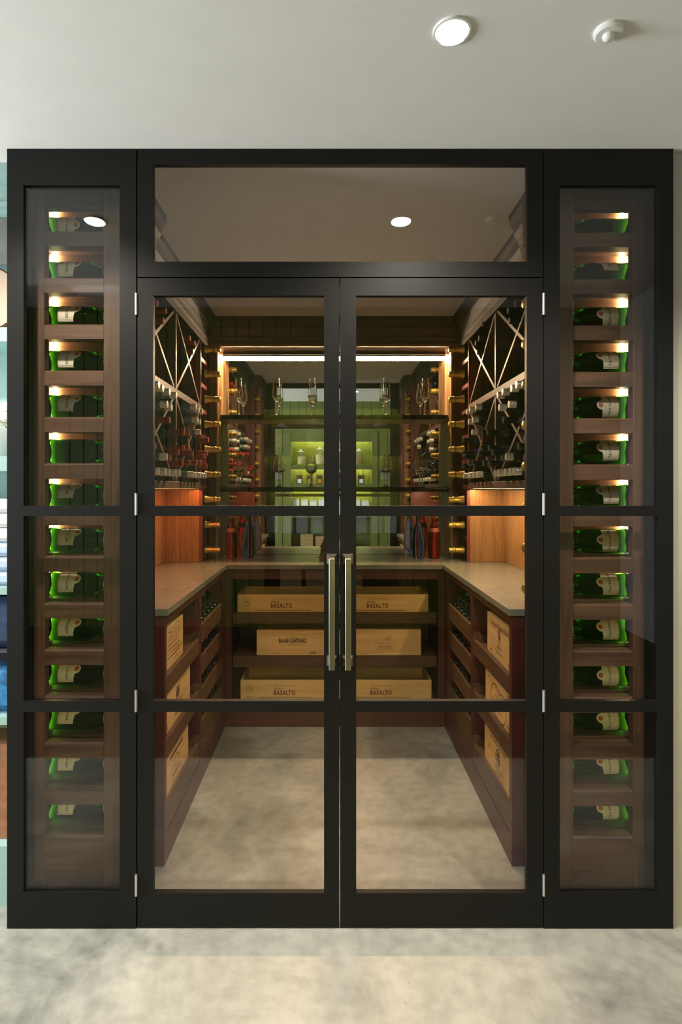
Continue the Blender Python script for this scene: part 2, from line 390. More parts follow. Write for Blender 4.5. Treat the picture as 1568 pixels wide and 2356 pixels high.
def handle(t, px):
    xc = fx(px) * (DIST - 0.03) / DIST
    zt, zb = fz(1273), fz(1530)
    h = part('handle', boxbm(xc - 0.0092, xc + 0.0092, -0.046, -0.034, zb - 0.004, zt - 0.012, bev=0.0015), 'steel', t)
    for zc in (zt - 0.017, zb + 0.017):
        bm = bm_new()
        a, b_ = 0.0165, 0.0095
        V = [bm.verts.new(p) for p in ((xc - a, 0, zc - a), (xc + a, 0, zc - a), (xc + a, 0, zc + a), (xc - a, 0, zc + a),
                                      (xc - a, -0.012, zc - a), (xc + a, -0.012, zc - a), (xc + a, -0.012, zc + a), (xc - a, -0.012, zc + a),
                                      (xc - b_, -0.026, zc - b_), (xc + b_, -0.026, zc - b_), (xc + b_, -0.026, zc + b_), (xc - b_, -0.026, zc + b_),
                                      (xc - b_, -0.035, zc - b_), (xc + b_, -0.035, zc - b_), (xc + b_, -0.035, zc + b_), (xc - b_, -0.035, zc + b_))]
        for r in range(3):
            for i in range(4):
                j = (i + 1) % 4
                bm.faces.new((V[4 * r + i], V[4 * r + j], V[4 * r + 4 + j], V[4 * r + 4 + i]))
        bm.faces.new(V[12:16]); bmesh.ops.recalc_face_normals(bm, faces=bm.faces[:])
        m_ = part('handle_mount', bm, 'steel', h)
        off = origin_of(h); 
d1 = thing('door_1', (fx(548), 0.02, 0), 'black framed glass door leaf, hinged beside the cabinet on the left', kind='structure')
frame_leaf(d1, fx(316), fx(780), 0.004, fz(640), fx(352), fx(745), fz(2055), fz(680), zr)
handle(d1, 763)
d2 = thing('door_2', (fx(1015), 0.02, 0), 'black framed glass door leaf, hinged beside the cabinet on the right', kind='structure')
frame_leaf(d2, fx(782), fx(1248), 0.004, fz(640), fx(819), fx(1211), fz(2055), fz(680), zr)
handle(d2, 800)
for d, px in ((d1, 313.5), (d2, 1249.5)):
    for a, b in ((675, 725), (1135, 1185), (1587, 1637), (2010, 2060)):
        bm = bm_new(); cyl(bm, (fx(px), -0.002), 0.0042, fz(b), fz(a), 'z', 12)
        part('hinge', bm, 'hinge', d, True)
wn = thing('window_1', (fx(782), 0.02, fz(637)), 'wide fixed glass transom in a black frame above the doors', kind='structure')
frame_leaf(wn, fx(316), fx(1248), fz(637), H - 0.001, fx(352), fx(1212), fz(602), fz(378), [])
# jambs behind the gaps
bm = bm_new(); box(bm, fx(309), fx(320), 0.0205, 0.045, 0, H - 0.001); box(bm, fx(1244), fx(1255), 0.0205, 0.045, 0, H - 0.001); box(bm, fx(320), fx(1244), 0.0205, 0.035, fz(645), fz(632))
solo('trim_1', bm, 'black', 'black jambs and head behind the door leaves', kind='structure')

# ------------------------------------------------------------------ bottles (shared meshes)
def profile_mesh(name, prof, mat, seg=24, cap=True):
    bm = bm_new(); lathe(bm, prof, seg, cap); return mesh_of(name, bm, mat, True)
CH_R = 0.0435
ch_body = profile_mesh('champagne_body', [(0, 0.020), (0.018, 0.012), (0.030, 0.003), (0.036, 0.0), (0.041, 0.002), (CH_R, 0.008), (CH_R, 0.125), (0.0425, 0.140), (0.0395, 0.160), (0.034, 0.180),
                          (0.0275, 0.200), (0.0215, 0.222), (0.0178, 0.245), (0.0165, 0.268), (0.0165, 0.285), (0, 0.285)], 'greenglass', 28)
ch_foil = profile_mesh('champagne_foil', [(0.0268, 0.204), (0.0262, 0.2055), (0.0222, 0.2225), (0.0190, 0.240), (0.0178, 0.254), (0.0177, 0.258), (0.0205, 0.262), (0.0208, 0.270), (0.0186, 0.274), (0.0180, 0.280), (0.0184, 0.290), (0.0174, 0.298), (0.0120, 0.302), (0, 0.303)], 'foil', 22, False)
def label_mesh():
    """cream label with a rounded tongue towards the shoulder, wrapped on the body"""
    bm = bm_new(); R = CH_R + 0.0006; NA, NV = 28, 5; g = []
    for i in range(NA + 1):
        a = (i / NA - 0.5) * math.radians(128)
        s = a * R
        top = 0.109 + 0.017 * max(0.0, 1 - (abs(s) / 0.017) ** 2) ** 0.5 + (0.004 * math.cos(min(1, abs(s) / 0.048) * PI) if abs(s) < 0.048 else -0.004)
        col = []
        for j in range(NV + 1):
            z = 0.052 + (top - 0.052) * j / NV
            col.append(bm.verts.new((R * math.sin(a), -R * math.cos(a), z)))
        g.append(col)
    for i in range(NA):
        for j in range(NV):
            bm.faces.new((g[i][j], g[i + 1][j], g[i + 1][j + 1], g[i][j + 1]))
    return mesh_of('champagne_label', bm, 'paper', True)
def wrap(bm, R, zc):
    for v in bm.verts:
        a = v.co.x / R
        v.co = Vector((R * math.sin(a), -R * math.cos(a), zc + v.co.y))
    return bm
ch_label = label_mesh()
bm = text_bm('TAITTINGER', 0.0125, 1.12, 0.012); ch_text = mesh_of('champagne_lettering', wrap(bm, CH_R + 0.0010, 0.083), 'ink')
bm = bm_new()
def strip2(bm, x0, x1, y0, y1, n=8):
    for i in range(n):
        a, b = x0 + (x1 - x0) * i / n, x0 + (x1 - x0) * (i + 1) / n
        bm.faces.new([bm.verts.new((p, q, 0)) for p, q in ((a, y0), (b, y0), (b, y1), (a, y1))])
strip2(bm, -0.043, 0.043, -0.0285, -0.0277); strip2(bm, -0.043, 0.043, -0.0255, -0.0251)
strip2(bm, -0.020, 0.020, 0.0145, 0.0152); strip2(bm, -0.014, 0.014, -0.014, -0.0134); strip2(bm, -0.022, 0.022, -0.019, -0.0185)
for sgn in (-1, 1):
    bm.faces.new([bm.verts.new((sgn * 0.0435 + p, q, 0)) for p, q in ((-0.0004, -0.0285), (0.0004, -0.0285), (0.0004, 0.022), (-0.0004, 0.022))])
ch_lines = mesh_of('champagne_border', wrap(bm, CH_R + 0.0010, 0.083), 'gilt')
bm = bm_new(); bmesh.ops.create_circle(bm, cap_ends=True, cap_tris=True, segments=16, radius=0.0085)
ch_seal = mesh_of('champagne_seal', wrap(bm, CH_R + 0.0012, 0.116), 'seal')

def axis_matrix(s, loc, phi=0.0):
    """neck along +X (s=-1, the left side) or -X (s=+1); base at loc"""
    ry = Matrix.Rotation(PI / 2 if s < 0 else -PI / 2, 4, 'Y')
    return Matrix.Translation(loc) @ ry @ Matrix.Rotation(phi, 4, 'Z')
def champagne(s, loc, phi, label, group, lab=True, foil=True):
    o = link('champagne_bottle', ch_body); o.matrix_basis = axis_matrix(s, loc, phi)
    tag(o, label, 'bottle', group)
    if foil: link('gold_foil', ch_foil, o)
    if lab:
        l = link('paper_label', ch_label, o)
        link('lettering', ch_text, l); link('border', ch_lines, l); link('seal', ch_seal, l)
    return o
WB = [(0, 0.016), (0.020, 0.010), (0.030, 0.0), (0.0345, 0.001), (0.0370, 0.007), (0.0370, 0.182), (0.0355, 0.196), (0.030, 0.210), (0.021, 0.224), (0.0155, 0.238), (0.0142, 0.255), (0.0140, 0.292), (0, 0.292)]
wb = {k: profile_mesh('wine_body_' + k, WB, m, 20) for k, m in (('red', 'winedark'), ('teal', 'winegreen'), ('silver', 'wineclear'), ('blue', 'wineblue'))}
CAPS = [(0.0158, 0.236), (0.0162, 0.240), (0.0152, 0.256), (0.0150, 0.280), (0.0160, 0.283), (0.0160, 0.297), (0.0145, 0.300), (0, 0.3005)]
cap = {'red': profile_mesh('capsule_red', CAPS, 'capred', 16, False), 'blue': profile_mesh('capsule_black', CAPS, 'capblack', 16, False)}
RIB = [(0.0165, 0.268)]
for q in range(6): RIB += [(0.0172, 0.270 + q * 0.005), (0.0160, 0.2735 + q * 0.005)]
RIB += [(0.0165, 0.300), (0, 0.3012)]
ribcap = profile_mesh('screw_cap', RIB, 'capsilver', 16, False)
tealsleeve = profile_mesh('sleeve_teal', [(0.0185, 0.232), (0.0168, 0.240), (0.0160, 0.250), (0.0160, 0.2672)], 'capteal', 16, False)
bm = bm_new()   # paper label of the still wines (all round)
lathe(bm, [(0.0376, 0.045), (0.0376, 0.125)], 20, False); wb_label = mesh_of('wine_label', bm, 'paper', True)
def wine(kind, s, loc, label, group, paper=False, phi=0.0):
    o = link('wine_bottle', wb[kind]); o.matrix_basis = axis_matrix(s, loc, phi)
    tag(o, label, 'bottle', group)
    if kind in ('red', 'blue'): link('capsule', cap[kind], o)
    else:
        link('screw_cap', ribcap, o)
        if kind == 'teal': link('capsule_sleeve', tealsleeve, o)
    if paper: link('paper_label', wb_label, o)
    return o

# ------------------------------------------------------------------ lit champagne display cabinets left and right of the doors
PITCH = 0.1574
def display(s):
    side = 'left' if s < 0 else 'right'
    dz = 0.0 if s < 0 else -0.004
    if s < 0: x0, x1, ox0, ox1 = fx(16), fx(313), fx(54), fx(275)
    else: x0, x1, ox0, ox1 = fx(1250), fx(1548), fx(1287), fx(1513)
    t = thing('display_cabinet', ((x0 + x1) / 2, 0.1, 0), 'tall narrow black cabinet of lit champagne bottles, left of the doors' if s < 0 else 'tall narrow black cabinet of lit champagne bottles, right of the doors', 'cabinet', 'lit champagne cabinets')
    frame_leaf(t, x0, x1, 0.0, H - 0.001, ox0, ox1, fz(2053), fz(426), zr, ('frame_stile', 'frame_rail', 'pane'))
    out_x, in_x = (x0 + 0.002, SX(-1, 0.693)) if s < 0 else (x1 - 0.002, SX(1, 0.693))
    part('side_panel', boxbm(out_x, out_x - s * 0.016, 0.0208, 0.295, 0, H - 0.002), 'black', t)
    part('inner_panel', boxbm(in_x, in_x + s * 0.016, 0.0208, 0.295, 0, H - 0.002), 'mahog_z', t)
    lo, hi = (out_x + 0.016, in_x - 0.016) if s < 0 else (in_x + 0.016, out_x - 0.016)
    part('back_panel', boxbm(lo, hi, 0.278, 0.295, 0, H - 0.002), 'walnut_glow', t)
    # wooden front grid
    if s < 0: sa, sb, sc, sd = -0.997, -0.962, -0.762, -0.705
    else: sa, sb, sc, sd = 0.770, 0.824, 1.026, 1.064
    gz0, gz1 = 0.03, 2.455
    part('rack_stile', boxbm(sa, sb, 0.10, 0.135, gz0, gz1, bev=0.002), 'walnut_z', t)
    part('rack_stile', boxbm(sc, sd, 0.10, 0.135, gz0, gz1, bev=0.002), 'walnut_z', t)
    sill1 = 2.2796 + dz
    part('rack_header', boxbm(sb, sc, 0.101, 0.135, sill1 + 0.081, gz1, bev=0.002), 'walnut_x', t)
    for k in range(14):
        sz = sill1 - k * PITCH
        if k < 13:
            bm = bm_new(); prism(bm, [(0.101, sz - 0.049), (0.145, sz - 0.049), (0.145, sz + 0.003), (0.109, sz + 0.003), (0.101, sz - 0.003)], 'x', sb, sc)
            part('rack_rail', bm, 'walnut_x', t)
        else:
            bm = bm_new(); prism(bm, [(0.101, gz0), (0.145, gz0), (0.145, sz + 0.003), (0.109, sz + 0.003), (0.101, sz - 0.003)], 'x', sb, sc)
            part('base_panel', bm, 'walnut_x', t)
        part('shelf_board', boxbm(lo + 0.002, hi - 0.002, 0.158, 0.262, sz - 0.016, sz + 0.006), 'walnut_x', t)
        part('back_batten', boxbm((lo + 0.075) if s < 0 else lo + 0.002, (hi - 0.002) if s < 0 else (hi - 0.075), 0.262, 0.2775, sz + 0.052, sz + 0.084), 'walnut_glow', t)
        px_ = (-0.905 if s < 0 else 0.935)
        bm = bm_new(); cyl(bm, (px_, sz + 0.068), 0.0045, 0.2605, 0.264, 'y', 10); part('peg_hole_disc', bm, 'hole_shade', t)  # black disc stands in for the shade inside an open hole
    lx = -1.007 if s < 0 else 1.0755
    part('light_strip', boxbm(lx - 0.006, lx + 0.006, 0.268, 0.2765, 0.22, sill1 + 0.175), 'led_col', t)
    part('recess_shade_strip', boxbm(sa, lo, 0.104, 0.125, 0.001, H - 0.003) if s < 0 else boxbm(sd, hi, 0.104, 0.125, 0.001, H - 0.003), 'black', t)  # added black strip: stops the strip's spill and stands in for recess shade
    part('rack_top', boxbm(lo, hi, 0.104, 0.277, gz1 + 0.001, gz1 + 0.014), 'walnut_x', t)
    rnd = random.Random(5 if s < 0 else 9)
    for k in range(14):
        sz = sill1 - k * PITCH
        lab = not (s < 0 and k == 5) and not (s > 0 and k == 0)
        phi = rnd.uniform(-0.95, -0.55) if s < 0 else rnd.uniform(0.15, 0.6)
        if s < 0 and k == 0: phi = -0.05
        if s > 0 and k == 1: phi = 1.2
        bx = -0.999 if s < 0 else 1.063
        o = champagne(s, (bx, 0.208, sz + 0.0065 + CH_R), phi if lab else PI,
                  'green champagne bottle lying in the %s lit cabinet, %s' % (side, ORD[k]), 'champagne bottles in the %s lit cabinet' % side)
    return t
display(-1); display(1)

# ------------------------------------------------------------------ cellar joinery
Z_RB, Z_RB2 = 1.410, 1.446          # rack bottom board
Z_MID, Z_MID2 = 1.885, 1.921        # board between the two tiers
Z_TOP = 2.320
YN0, YN1, YD, YF = 0.30, 0.46, 1.11, 1.685   # near champagne block, divider, far end of the diamond bays
YP = 1.87                            # front of the mirror alcove
def crown(bm, pts, axis, a0, a1): prism(bm, pts, axis, a0, a1)
def side_profile(s, h):              # crown moulding profile, h = half-width of the face it leaves
    q = [(0, 2.31), (0.010, 2.31), (0.012, 2.345), (0.020, 2.352), (0.024, 2.375), (0.036, 2.405), (0.048, 2.425), (0.052, 2.448), (0.060, 2.452), (0.068, 2.475), (0.068, 2.4995), (0, 2.4995)]
    return [(SX(s, h - a), z) for a, z in q]
# the crown as one piece of trim for each run
for s, nm, lb in ((-1, 'trim_2', 'dark crown moulding over the red-capped wine rack'), (1, 'trim_3', 'dark crown moulding over the silver-capped wine rack')):
    bm = bm_new(); prism(bm, side_profile(s, 0.817), 'y', YN1 + 0.002, YP - 0.002)
    box(bm, SX(s, 0.752), SX(s, 0.700), YN0 - 0.01, YN1 + 0.0, 2.31, 2.4995) if False else None
    prism(bm, side_profile(s, 0.752), 'y', 0.296, YN1)
    prism(bm, [(SX(s, 0.6925 - a), z) for a, z in ((0, 2.31), (0.006, 2.31), (0.009, 2.40), (0.009, 2.4995), (0, 2.4995))], 'y', 0.046, 0.2955)
    solo(nm, bm, 'crownwood', lb, kind='structure')
bm = bm_new()
q = [(0, 2.31 + 0.03), (0.010, 2.34), (0.012, 2.36), (0.022, 2.37), (0.026, 2.385), (0.036, 2.405), (0.048, 2.425), (0.052, 2.448), (0.060, 2.452), (0.068, 2.475), (0.068, 2.4995), (0, 2.4995)]
prism(bm, [(YP - a, z) for a, z in q], 'x', SX(-1, 0.80), SX(1, 0.80))
solo('trim_4', bm, 'walnut_x', 'dark crown moulding over the mirror alcove', kind='structure')

def rack(s):
    nm = 'left' if s < 0 else 'right'
    t = thing('wine_rack', (SX(s, 0.92), 1.1, 0.96), 'dark wall rack of diamond bins holding red-capped bottles' if s < 0 else 'dark wall rack of diamond bins holding silver-capped bottles', 'wine rack', 'wall wine racks')
    F, W, WS = SX(s, 0.817), SX(s, 1.122), SX(s, 1.033)
    Fn = SX(s, 0.752)
    # near champagne block
    part('pillar_panel', boxbm(Fn, WS, YN0, YN0 + 0.016, 0.962, 2.4985), 'mahog_z', t)
    part('pillar_panel', boxbm(Fn, WS, YN1 - 0.016, YN1, 0.962, 2.4985), 'mahog_z', t)
    for k in range(10):
        z = 2.285 + 0.078 - k * PITCH
        part('rung', boxbm(Fn, WS, YN0 + 0.016, YN1 - 0.016, z - 0.011, z + 0.011), 'mahog_y', t)
    # far champagne ladder
    part('ladder_panel', boxbm(F + s * 0.0085, W, YF - 0.015, YF, 0.962, 1.409), 'veneer', t)
    part('ladder_edge', boxbm(F - s * 0.010, F + s * 0.008, YF - 0.017, YF + 0.002, 0.962, 1.409), 'cherry', t)
    part('ladder_panel', boxbm(F, W, YF - 0.012, YF + 0.004, Z_RB2 + 0.001, Z_MID - 0.001), 'cherry', t)
    part('ladder_panel', boxbm(F, W, YF - 0.012, YF + 0.004, Z_MID2 + 0.001, Z_TOP), 'cherry', t)
    part('ladder_panel', boxbm(F, W, YP - 0.018, YP - 0.002, 0.962, Z_TOP), 'cherry', t)
    for k in range(10):
        z = 2.285 + 0.078 - k * PITCH
        if z < 0.99: continue
        part('rung', boxbm(F, W, YF + 0.005, YP - 0.019, z - 0.012, z + 0.012), 'cherry', t)
    # boards
    part('front_lip', boxbm(F, F + s * 0.012, YN1 + 0.001, YF - 0.018, Z_RB - 0.008, Z_RB - 0.0005), 'rackboard', t)  # lip added under the board to screen the light strip from view
    part('bottom_board', boxbm(F, W, YN1 + 0.001, YF - 0.001 + 0.004, Z_RB, Z_RB2, bev=0.002), 'rackboard', t)
    part('middle_board', boxbm(F - s * 0.002, W, YN1 + 0.001, YF + 0.003, Z_MID, Z_MID2, bev=0.002), 'rackboard', t)
    part('top_board', boxbm(F, W, YN1 + 0.001, YP - 0.002, Z_TOP + 0.001, Z_TOP + 0.02), 'mahog_y', t)
    part('back_board', boxbm(W - s * 0.002, W + s * 0.001, YN1 + 0.001, YF - 0.014, Z_RB2 + 0.001, Z_TOP), 'darkwood', t)
    for z0, z1 in ((Z_RB2 + 0.0005, Z_MID - 0.0005), (Z_MID2 + 0.0005, Z_TOP)):
        part('divider', boxbm(F, W - s * 0.003, YD - 0.011, YD + 0.011, z0, z1, bev=0.0015), 'rackboard', t)
        for y0, y1 in ((YN1 + 0.002, YD - 0.0115), (YD + 0.0115, YF - 0.0125)):
            for flip in (0, 1):
                a, b = (z0, z1) if not flip else (z1, z0)
                L = math.hypot(y1 - y0, b - a); ny, nz = -(b - a) / L * 0.008, (y1 - y0) / L * 0.008
                d0, d1 = 0.012, 0.988
                p0 = (y0 + (y1 - y0) * d0, a + (b - a) * d0); p1 = (y0 + (y1 - y0) * d1, a + (b - a) * d1)
                bm = bm_new()
                prism(bm, [(p0[0] + ny, p0[1] + nz), (p1[0] + ny, p1[1] + nz), (p1[0] - ny, p1[1] - nz), (p0[0] - ny, p0[1] - nz)], 'x', F + s * (0.004 + 0.0005 * flip), W - s * 0.004)
                part('diagonal_board', bm, 'rackboard', t)
    # splash panel below the rack
    part('splash_panel', boxbm(WS, SX(s, 1.0345), YN1 + 0.001, YF - 0.016, 0.962, 1.4095), 'veneer', t)
    # under-rack light
    li = thing('under_rack_light', (SX(s, 0.85), 1.1, 1.40), 'slim orange light strip under the red-capped rack' if s < 0 else 'slim amber light strip under the silver-capped rack', 'light strip')
    part('lens', boxbm(SX(s, 0.835), SX(s, 0.850), YN1 + 0.06, YF - 0.04, 1.4060, 1.4095), 'led_red' if s < 0 else 'led_yel', li)
    # bottles -----------------------------------------------------------
    bx = SX(s, 1.098)
    for k in range(9):
        champagne(s, (SX(s, 1.014), 0.38, 2.285 - k * PITCH - 0.002), 0, 'gold-necked champagne bottle in the near %s rack column, %s' % (nm, ORD[k]), 'champagne in the near %s column' % nm, lab=False)
    for k in range(9):
        champagne(s, (SX(s, 1.014), 1.771, 2.285 - k * PITCH - 0.002), 0, 'gold-necked champagne bottle in the far %s corner column, %s' % (nm, ORD[k]), 'champagne in the far %s corner' % nm, lab=False)
    main, alt = ('teal', 'red') if s < 0 else ('silver', 'blue')
    desc = {'teal': 'silver-capped green wine bottle', 'red': 'red-capped dark wine bottle', 'silver': 'silver-capped pale wine bottle', 'blue': 'black-capped blue wine bottle'}
    NTH = ['first', 'second', 'third', 'fourth', 'fifth']
    for bay, (y0, y1) in (('near', (YN1, YD)), ('far', (YD, YF - 0.01))):
        yc = (y0 + y1) / 2; hw = (y1 - y0) / 2 - 0.012
        for tier, (z0, z1) in (('lower', (Z_RB2, Z_MID)), ('upper', (Z_MID2, Z_TOP))):
            zc = (z0 + z1) / 2; slope = (z1 - z0) / 2 / hw
            cs = math.cos(math.atan(slope)); vo = (0.0375 + 0.009) / cs
            spots = []
            def add(y, z, kind, where): spots.append((y, z, kind, where))
            def vp(dy, dzv, kind, where): add(yc + dy, zc + dzv, kind, where)
            if tier == 'lower':
                vp(0, vo, alt if bay == 'near' else main, 'lowest of the V pile')
                vp(-0.050, vo + 0.064, main, 'V pile middle row, door side'); vp(0.050, vo + 0.064, main, 'V pile middle row, mirror side')
                for q, dy in enumerate((-0.182, -0.097, 0.0, 0.097) if bay == 'near' else (-0.097, 0.0, 0.097)): vp(dy, vo + 0.128, main, 'V pile top row, %s from the doors' % NTH[q])
                for q, dy in enumerate((-2, -1, 0, 1, 2)): add(yc + dy * (0.083 if bay == 'near' else 0.0752), z0 + 0.0385, main, 'floor row, %s from the doors' % NTH[q])
                add(yc - 0.042, z0 + 0.106, main if bay == 'near' else alt, 'on the floor row, door side'); add(yc + 0.044, z0 + 0.106, alt, 'on the floor row, mirror side')
                for sg in (-1, 1):
                    ye = yc + sg * (hw - 0.040); zb = z0 + vo + 0.040 * slope + 0.005; sd_ = 'door-side pocket' if sg < 0 else 'mirror-side pocket'
                    add(ye, zb, alt, sd_ + ', lowest'); add(ye + sg * 0.002, zb + 0.078, alt, sd_ + ', second up')
                    if sg > 0 or bay == 'far': add(ye, zb + 0.157, alt, sd_ + ', topmost')
                    add(ye - sg * 0.071, zb + 0.052, alt, sd_ + ', inner one')
            else:
                vp(0, vo, alt, 'lowest of the V pile'); vp(-0.052, vo + 0.062, alt, 'V pile middle row, door side'); vp(0.052, vo + 0.062, alt, 'V pile middle row, mirror side')
                if bay == 'near' or s > 0: vp(-0.098, vo + 0.126, main if s > 0 and bay == 'near' else alt, 'top of the V pile')
            for (y, z, kind, where) in spots:
                jx = random.uniform(0.0, 0.016)
                wine(kind, s, (bx + s * (jx - (0.044 if tier == 'lower' else 0.012)), y, z), '%s, %s %s bin %s, %s' % (desc[kind], bay, tier, nm, where), 'wine bottles in the %s %s bin, %s rack' % (bay, tier, nm))
    return t
rack(-1); rack(1)

# ------------------------------------------------------------------ mirror alcove at the back
A0, A1 = SX(-1, 0.757), SX(1, 0.757)
t = thing('mirror_alcove', (CX, 2.0, 0.96), 'lit wooden alcove frame around the back mirror', 'alcove')
for s in (-1, 1):
    part('post', boxbm(SX(s, 0.761), SX(s, 0.8165), YP, BACK - 0.002, 0.962, 2.324), 'mahog_z', t)
    for a, b in ((YP + 0.002, 1.925), (1.930, 1.985), (1.990, BACK - 0.003)):
        part('reveal_strip', boxbm(SX(s, 0.7605), SX(s, 0.752), a, b, 0.962, 2.323), 'veneer', t)
part('pelmet', boxbm(SX(-1, 0.8165), SX(1, 0.8165), YP, YP + 0.022, 2.326, 2.499), 'veneer_x', t)
part('soffit', boxbm(SX(-1, 0.8165), SX(1, 0.8165), YP + 0.0225, BACK - 0.002, 2.326, 2.345), 'walnut_x', t)
li = thing('light_strip', (CX, 2.063, 2.30), 'bright warm light strip along the top of the mirror', 'light strip')
part('lens', boxbm(A0 + 0.012, A1 - 0.012, 2.050, 2.072, 2.286, 2.3045), 'led', li)
part('soffit_shade_lip', boxbm(A0 + 0.012, A1 - 0.012, 2.020, 2.0235, 2.2945, 2.3045), 'walnut_x', li)  # added lip, keeps the strip's light off the soffit
part('channel', boxbm(A0 + 0.012, A1 - 0.012, 2.020, 2.081, 2.305, 2.3255), 'walnut_x', li)  # made wide so that it shades the soffit from the strip
solo('mirror', boxbm(A0 - 0.003, A1 + 0.003, BACK, BACK + 0.007, 0.962, 2.325), 'mirror', 'large mirror covering the cellar back wall', 'mirror')
for z, lb in ((1.893, 'dark display shelf carrying champagne flutes in front of the mirror'), (1.418, 'dark display shelf carrying wine glasses in front of the mirror')):
    t = thing('display_shelf', (CX, 2.0, z - 0.03), lb, 'shelf', 'mirror shelves')
    part('glass_top', boxbm(A0 + 0.009, A1 - 0.009, 1.952, BACK - 0.001, z - 0.008, z), 'blackglass', t)
    part('front_lip', boxbm(A0 + 0.009, A1 - 0.009, 1.944, 1.9518, z - 0.03, z), 'blackglass', t)
    part('wood_underside', boxbm(A0 + 0.009, A1 - 0.009, 1.952, BACK - 0.001, z - 0.03, z - 0.0085), 'veneer', t)

# ------------------------------------------------------------------ worktop and base cabinets
WI, WN, WBK = 0.635, 0.30, 1.5355
bm = bm_new()
pts = [(WALL_L + 0.001, WN), (SX(-1, WI), WN), (SX(-1, WI), WBK), (SX(1, WI), WBK), (SX(1, WI), WN), (WALL_R - 0.001, WN), (WALL_R - 0.001, BACK + 0.006), (WALL_L + 0.001, BACK + 0.006)]
# sill strip in two heights keeps the mirror standing on the stone
prism(bm, [(WALL_L + 0.001, 0), (SX(-1, WI), 0), (SX(-1, WI), WBK - WN), (SX(1, WI), WBK - WN), (SX(1, WI), 0), (WALL_R - 0.001, 0), (WALL_R - 0.001, BACK + 0.006 - WN), (WALL_L + 0.001, BACK + 0.006 - WN)], 'z', 0.936, 0.960)
bmesh.ops.translate(bm, verts=bm.verts[:], vec=(0, WN, 0))
bmesh.ops.translate(bm, verts=bm.verts[:], vec=(0, 0, -0.024))
bmesh.ops.translate(bm, verts=bm.verts[:], vec=(0, 0, 0.0245))
solo('worktop', bm, 'worktop', 'U-shaped dark stone worktop running round the cellar', 'worktop')
ZW = 0.9365

FH = 0.648
def side_base(s):
    nm = 'left' if s < 0 else 'right'
    t = thing('base_cabinet', (SX(s, 0.84), 0.9, 0), 'mahogany base cabinet of crate trays under the worktop, %s side' % nm, 'cabinet', 'base cabinets')
    F, W = SX(s, FH), SX(s, 1.033)
    part('end_panel', boxbm(F, W, 0.305, 0.322, 0, ZW - 0.001), 'mahog_z', t)
    part('plinth', boxbm(F, F + s * 0.02, 0.3225, 1.5645, 0, 0.105), 'mahog_y', t)
    part('top_rail', boxbm(F, F + s * 0.02, 0.3225, 1.5645, 0.900, ZW - 0.001), 'mahog_y', t)
    part('post', boxbm(F, F + s * 0.02, 0.3225, 0.335, 0.1055, 0.8995), 'mahog_z', t)
    part('divider', boxbm(F, W, 0.893, 0.930, 0.1055, 0.8995), 'mahog_z', t)
    part('corner_panel', boxbm(F, W, 1.465, 1.560, 0.1055, 0.8995), 'mahog_z', t)
    part('back_panel', boxbm(W - s * 0.008, W, 0.3225, 0.8925, 0.001, 0.8995), 'darkwood', t)
    part('back_panel', boxbm(W - s * 0.008, W, 0.9305, 1.4645, 0.001, 0.8995), 'darkwood', t)
    # crate trays
    for zb, h in ((0.690, 0.062), (0.445, 0.062), (0.200, 0.085)):
        bm = bm_new()
        prism(bm, [(F + s * 0.001, zb - h), (F + s * 0.0155, zb - h), (F + s * 0.0155, zb + 0.012), (F + s * 0.006, zb + 0.012), (F + s * 0.001, zb + 0.006)], 'y', 0.336, 0.892)
        box(bm, F + s * 0.0156, W - s * 0.009, 0.336, 0.892, zb - 0.012, zb - 0.0005)
        tr = part('crate_tray', bm, 'traywood_y', t)
        bm = bm_new(); prism(bm, [(F + s * 0.001, zb + 0.0105), (F + s * 0.001, zb + 0.042), (F + s * 0.03, zb + 0.042), (F + s * 0.042, zb + 0.025), (F + s * 0.09, zb + 0.025), (F + s * 0.10, zb + 0.042), (W - s * 0.01, zb + 0.042), (W - s * 0.01, zb), (F + s * 0.045, zb)], 'y', 0.876, 0.8915)
        part('tray_side', bm, 'traywood_y', t)
    # bottle trays
    for k, zt in enumerate((0.750, 0.595, 0.440, 0.285, 0.190 - 0.005)):
        bm = bm_new()
        zf = zt - 0.060
        box(bm, F + s * 0.001, F + s * 0.016, 0.931, 1.464, zt - 0.085 if k < 4 else 0.106, zt)
        prism(bm, [(F + s * 0.001, zt + 0.0001), (F + s * 0.004, zt + 0.003), (F + s * 0.013, zt + 0.003), (F + s * 0.016, zt + 0.0001)], 'y', 0.931, 1.464)
        box(bm, F + s * 0.0161, W - s * 0.009, 0.931, 1.464, zf - 0.010, zf)
        part('bottle_tray', bm, 'traywood_y', t)
    # bottles, base towards the aisle
    for k, zt in enumerate((0.750, 0.595, 0.440, 0.285, 0.185)):
        zf = zt - 0.060
        n2 = {0: 5, 1: 3}.get(k, 0)
        g = 'bottles in the %s %s tray' % (ORD[k].split(' ')[0], nm)
        for i in range(6):
            wine('red', -s, (SX(s, FH + 0.024), 0.978 + i * 0.0865, zf + 0.0378), 'dark bottle base in the %s tray, %s side, lower layer, %s from the doors' % (['top', 'second', 'third', 'fourth', 'lowest'][k], nm, ['first', 'second', 'third', 'fourth', 'fifth', 'sixth'][i]), g, paper=True)
        for i in range(n2):
            wine('red', -s, (SX(s, FH + 0.030), 0.978 + 0.04325 + i * 0.0865, zf + 0.0378 + 0.0642), 'dark bottle base in the %s tray, %s side, upper layer, %s from the doors' % (['top', 'second'][k], nm, ['first', 'second', 'third', 'fourth', 'fifth', 'sixth'][i]), g, paper=True)
    return t
side_base(-1); side_base(1)

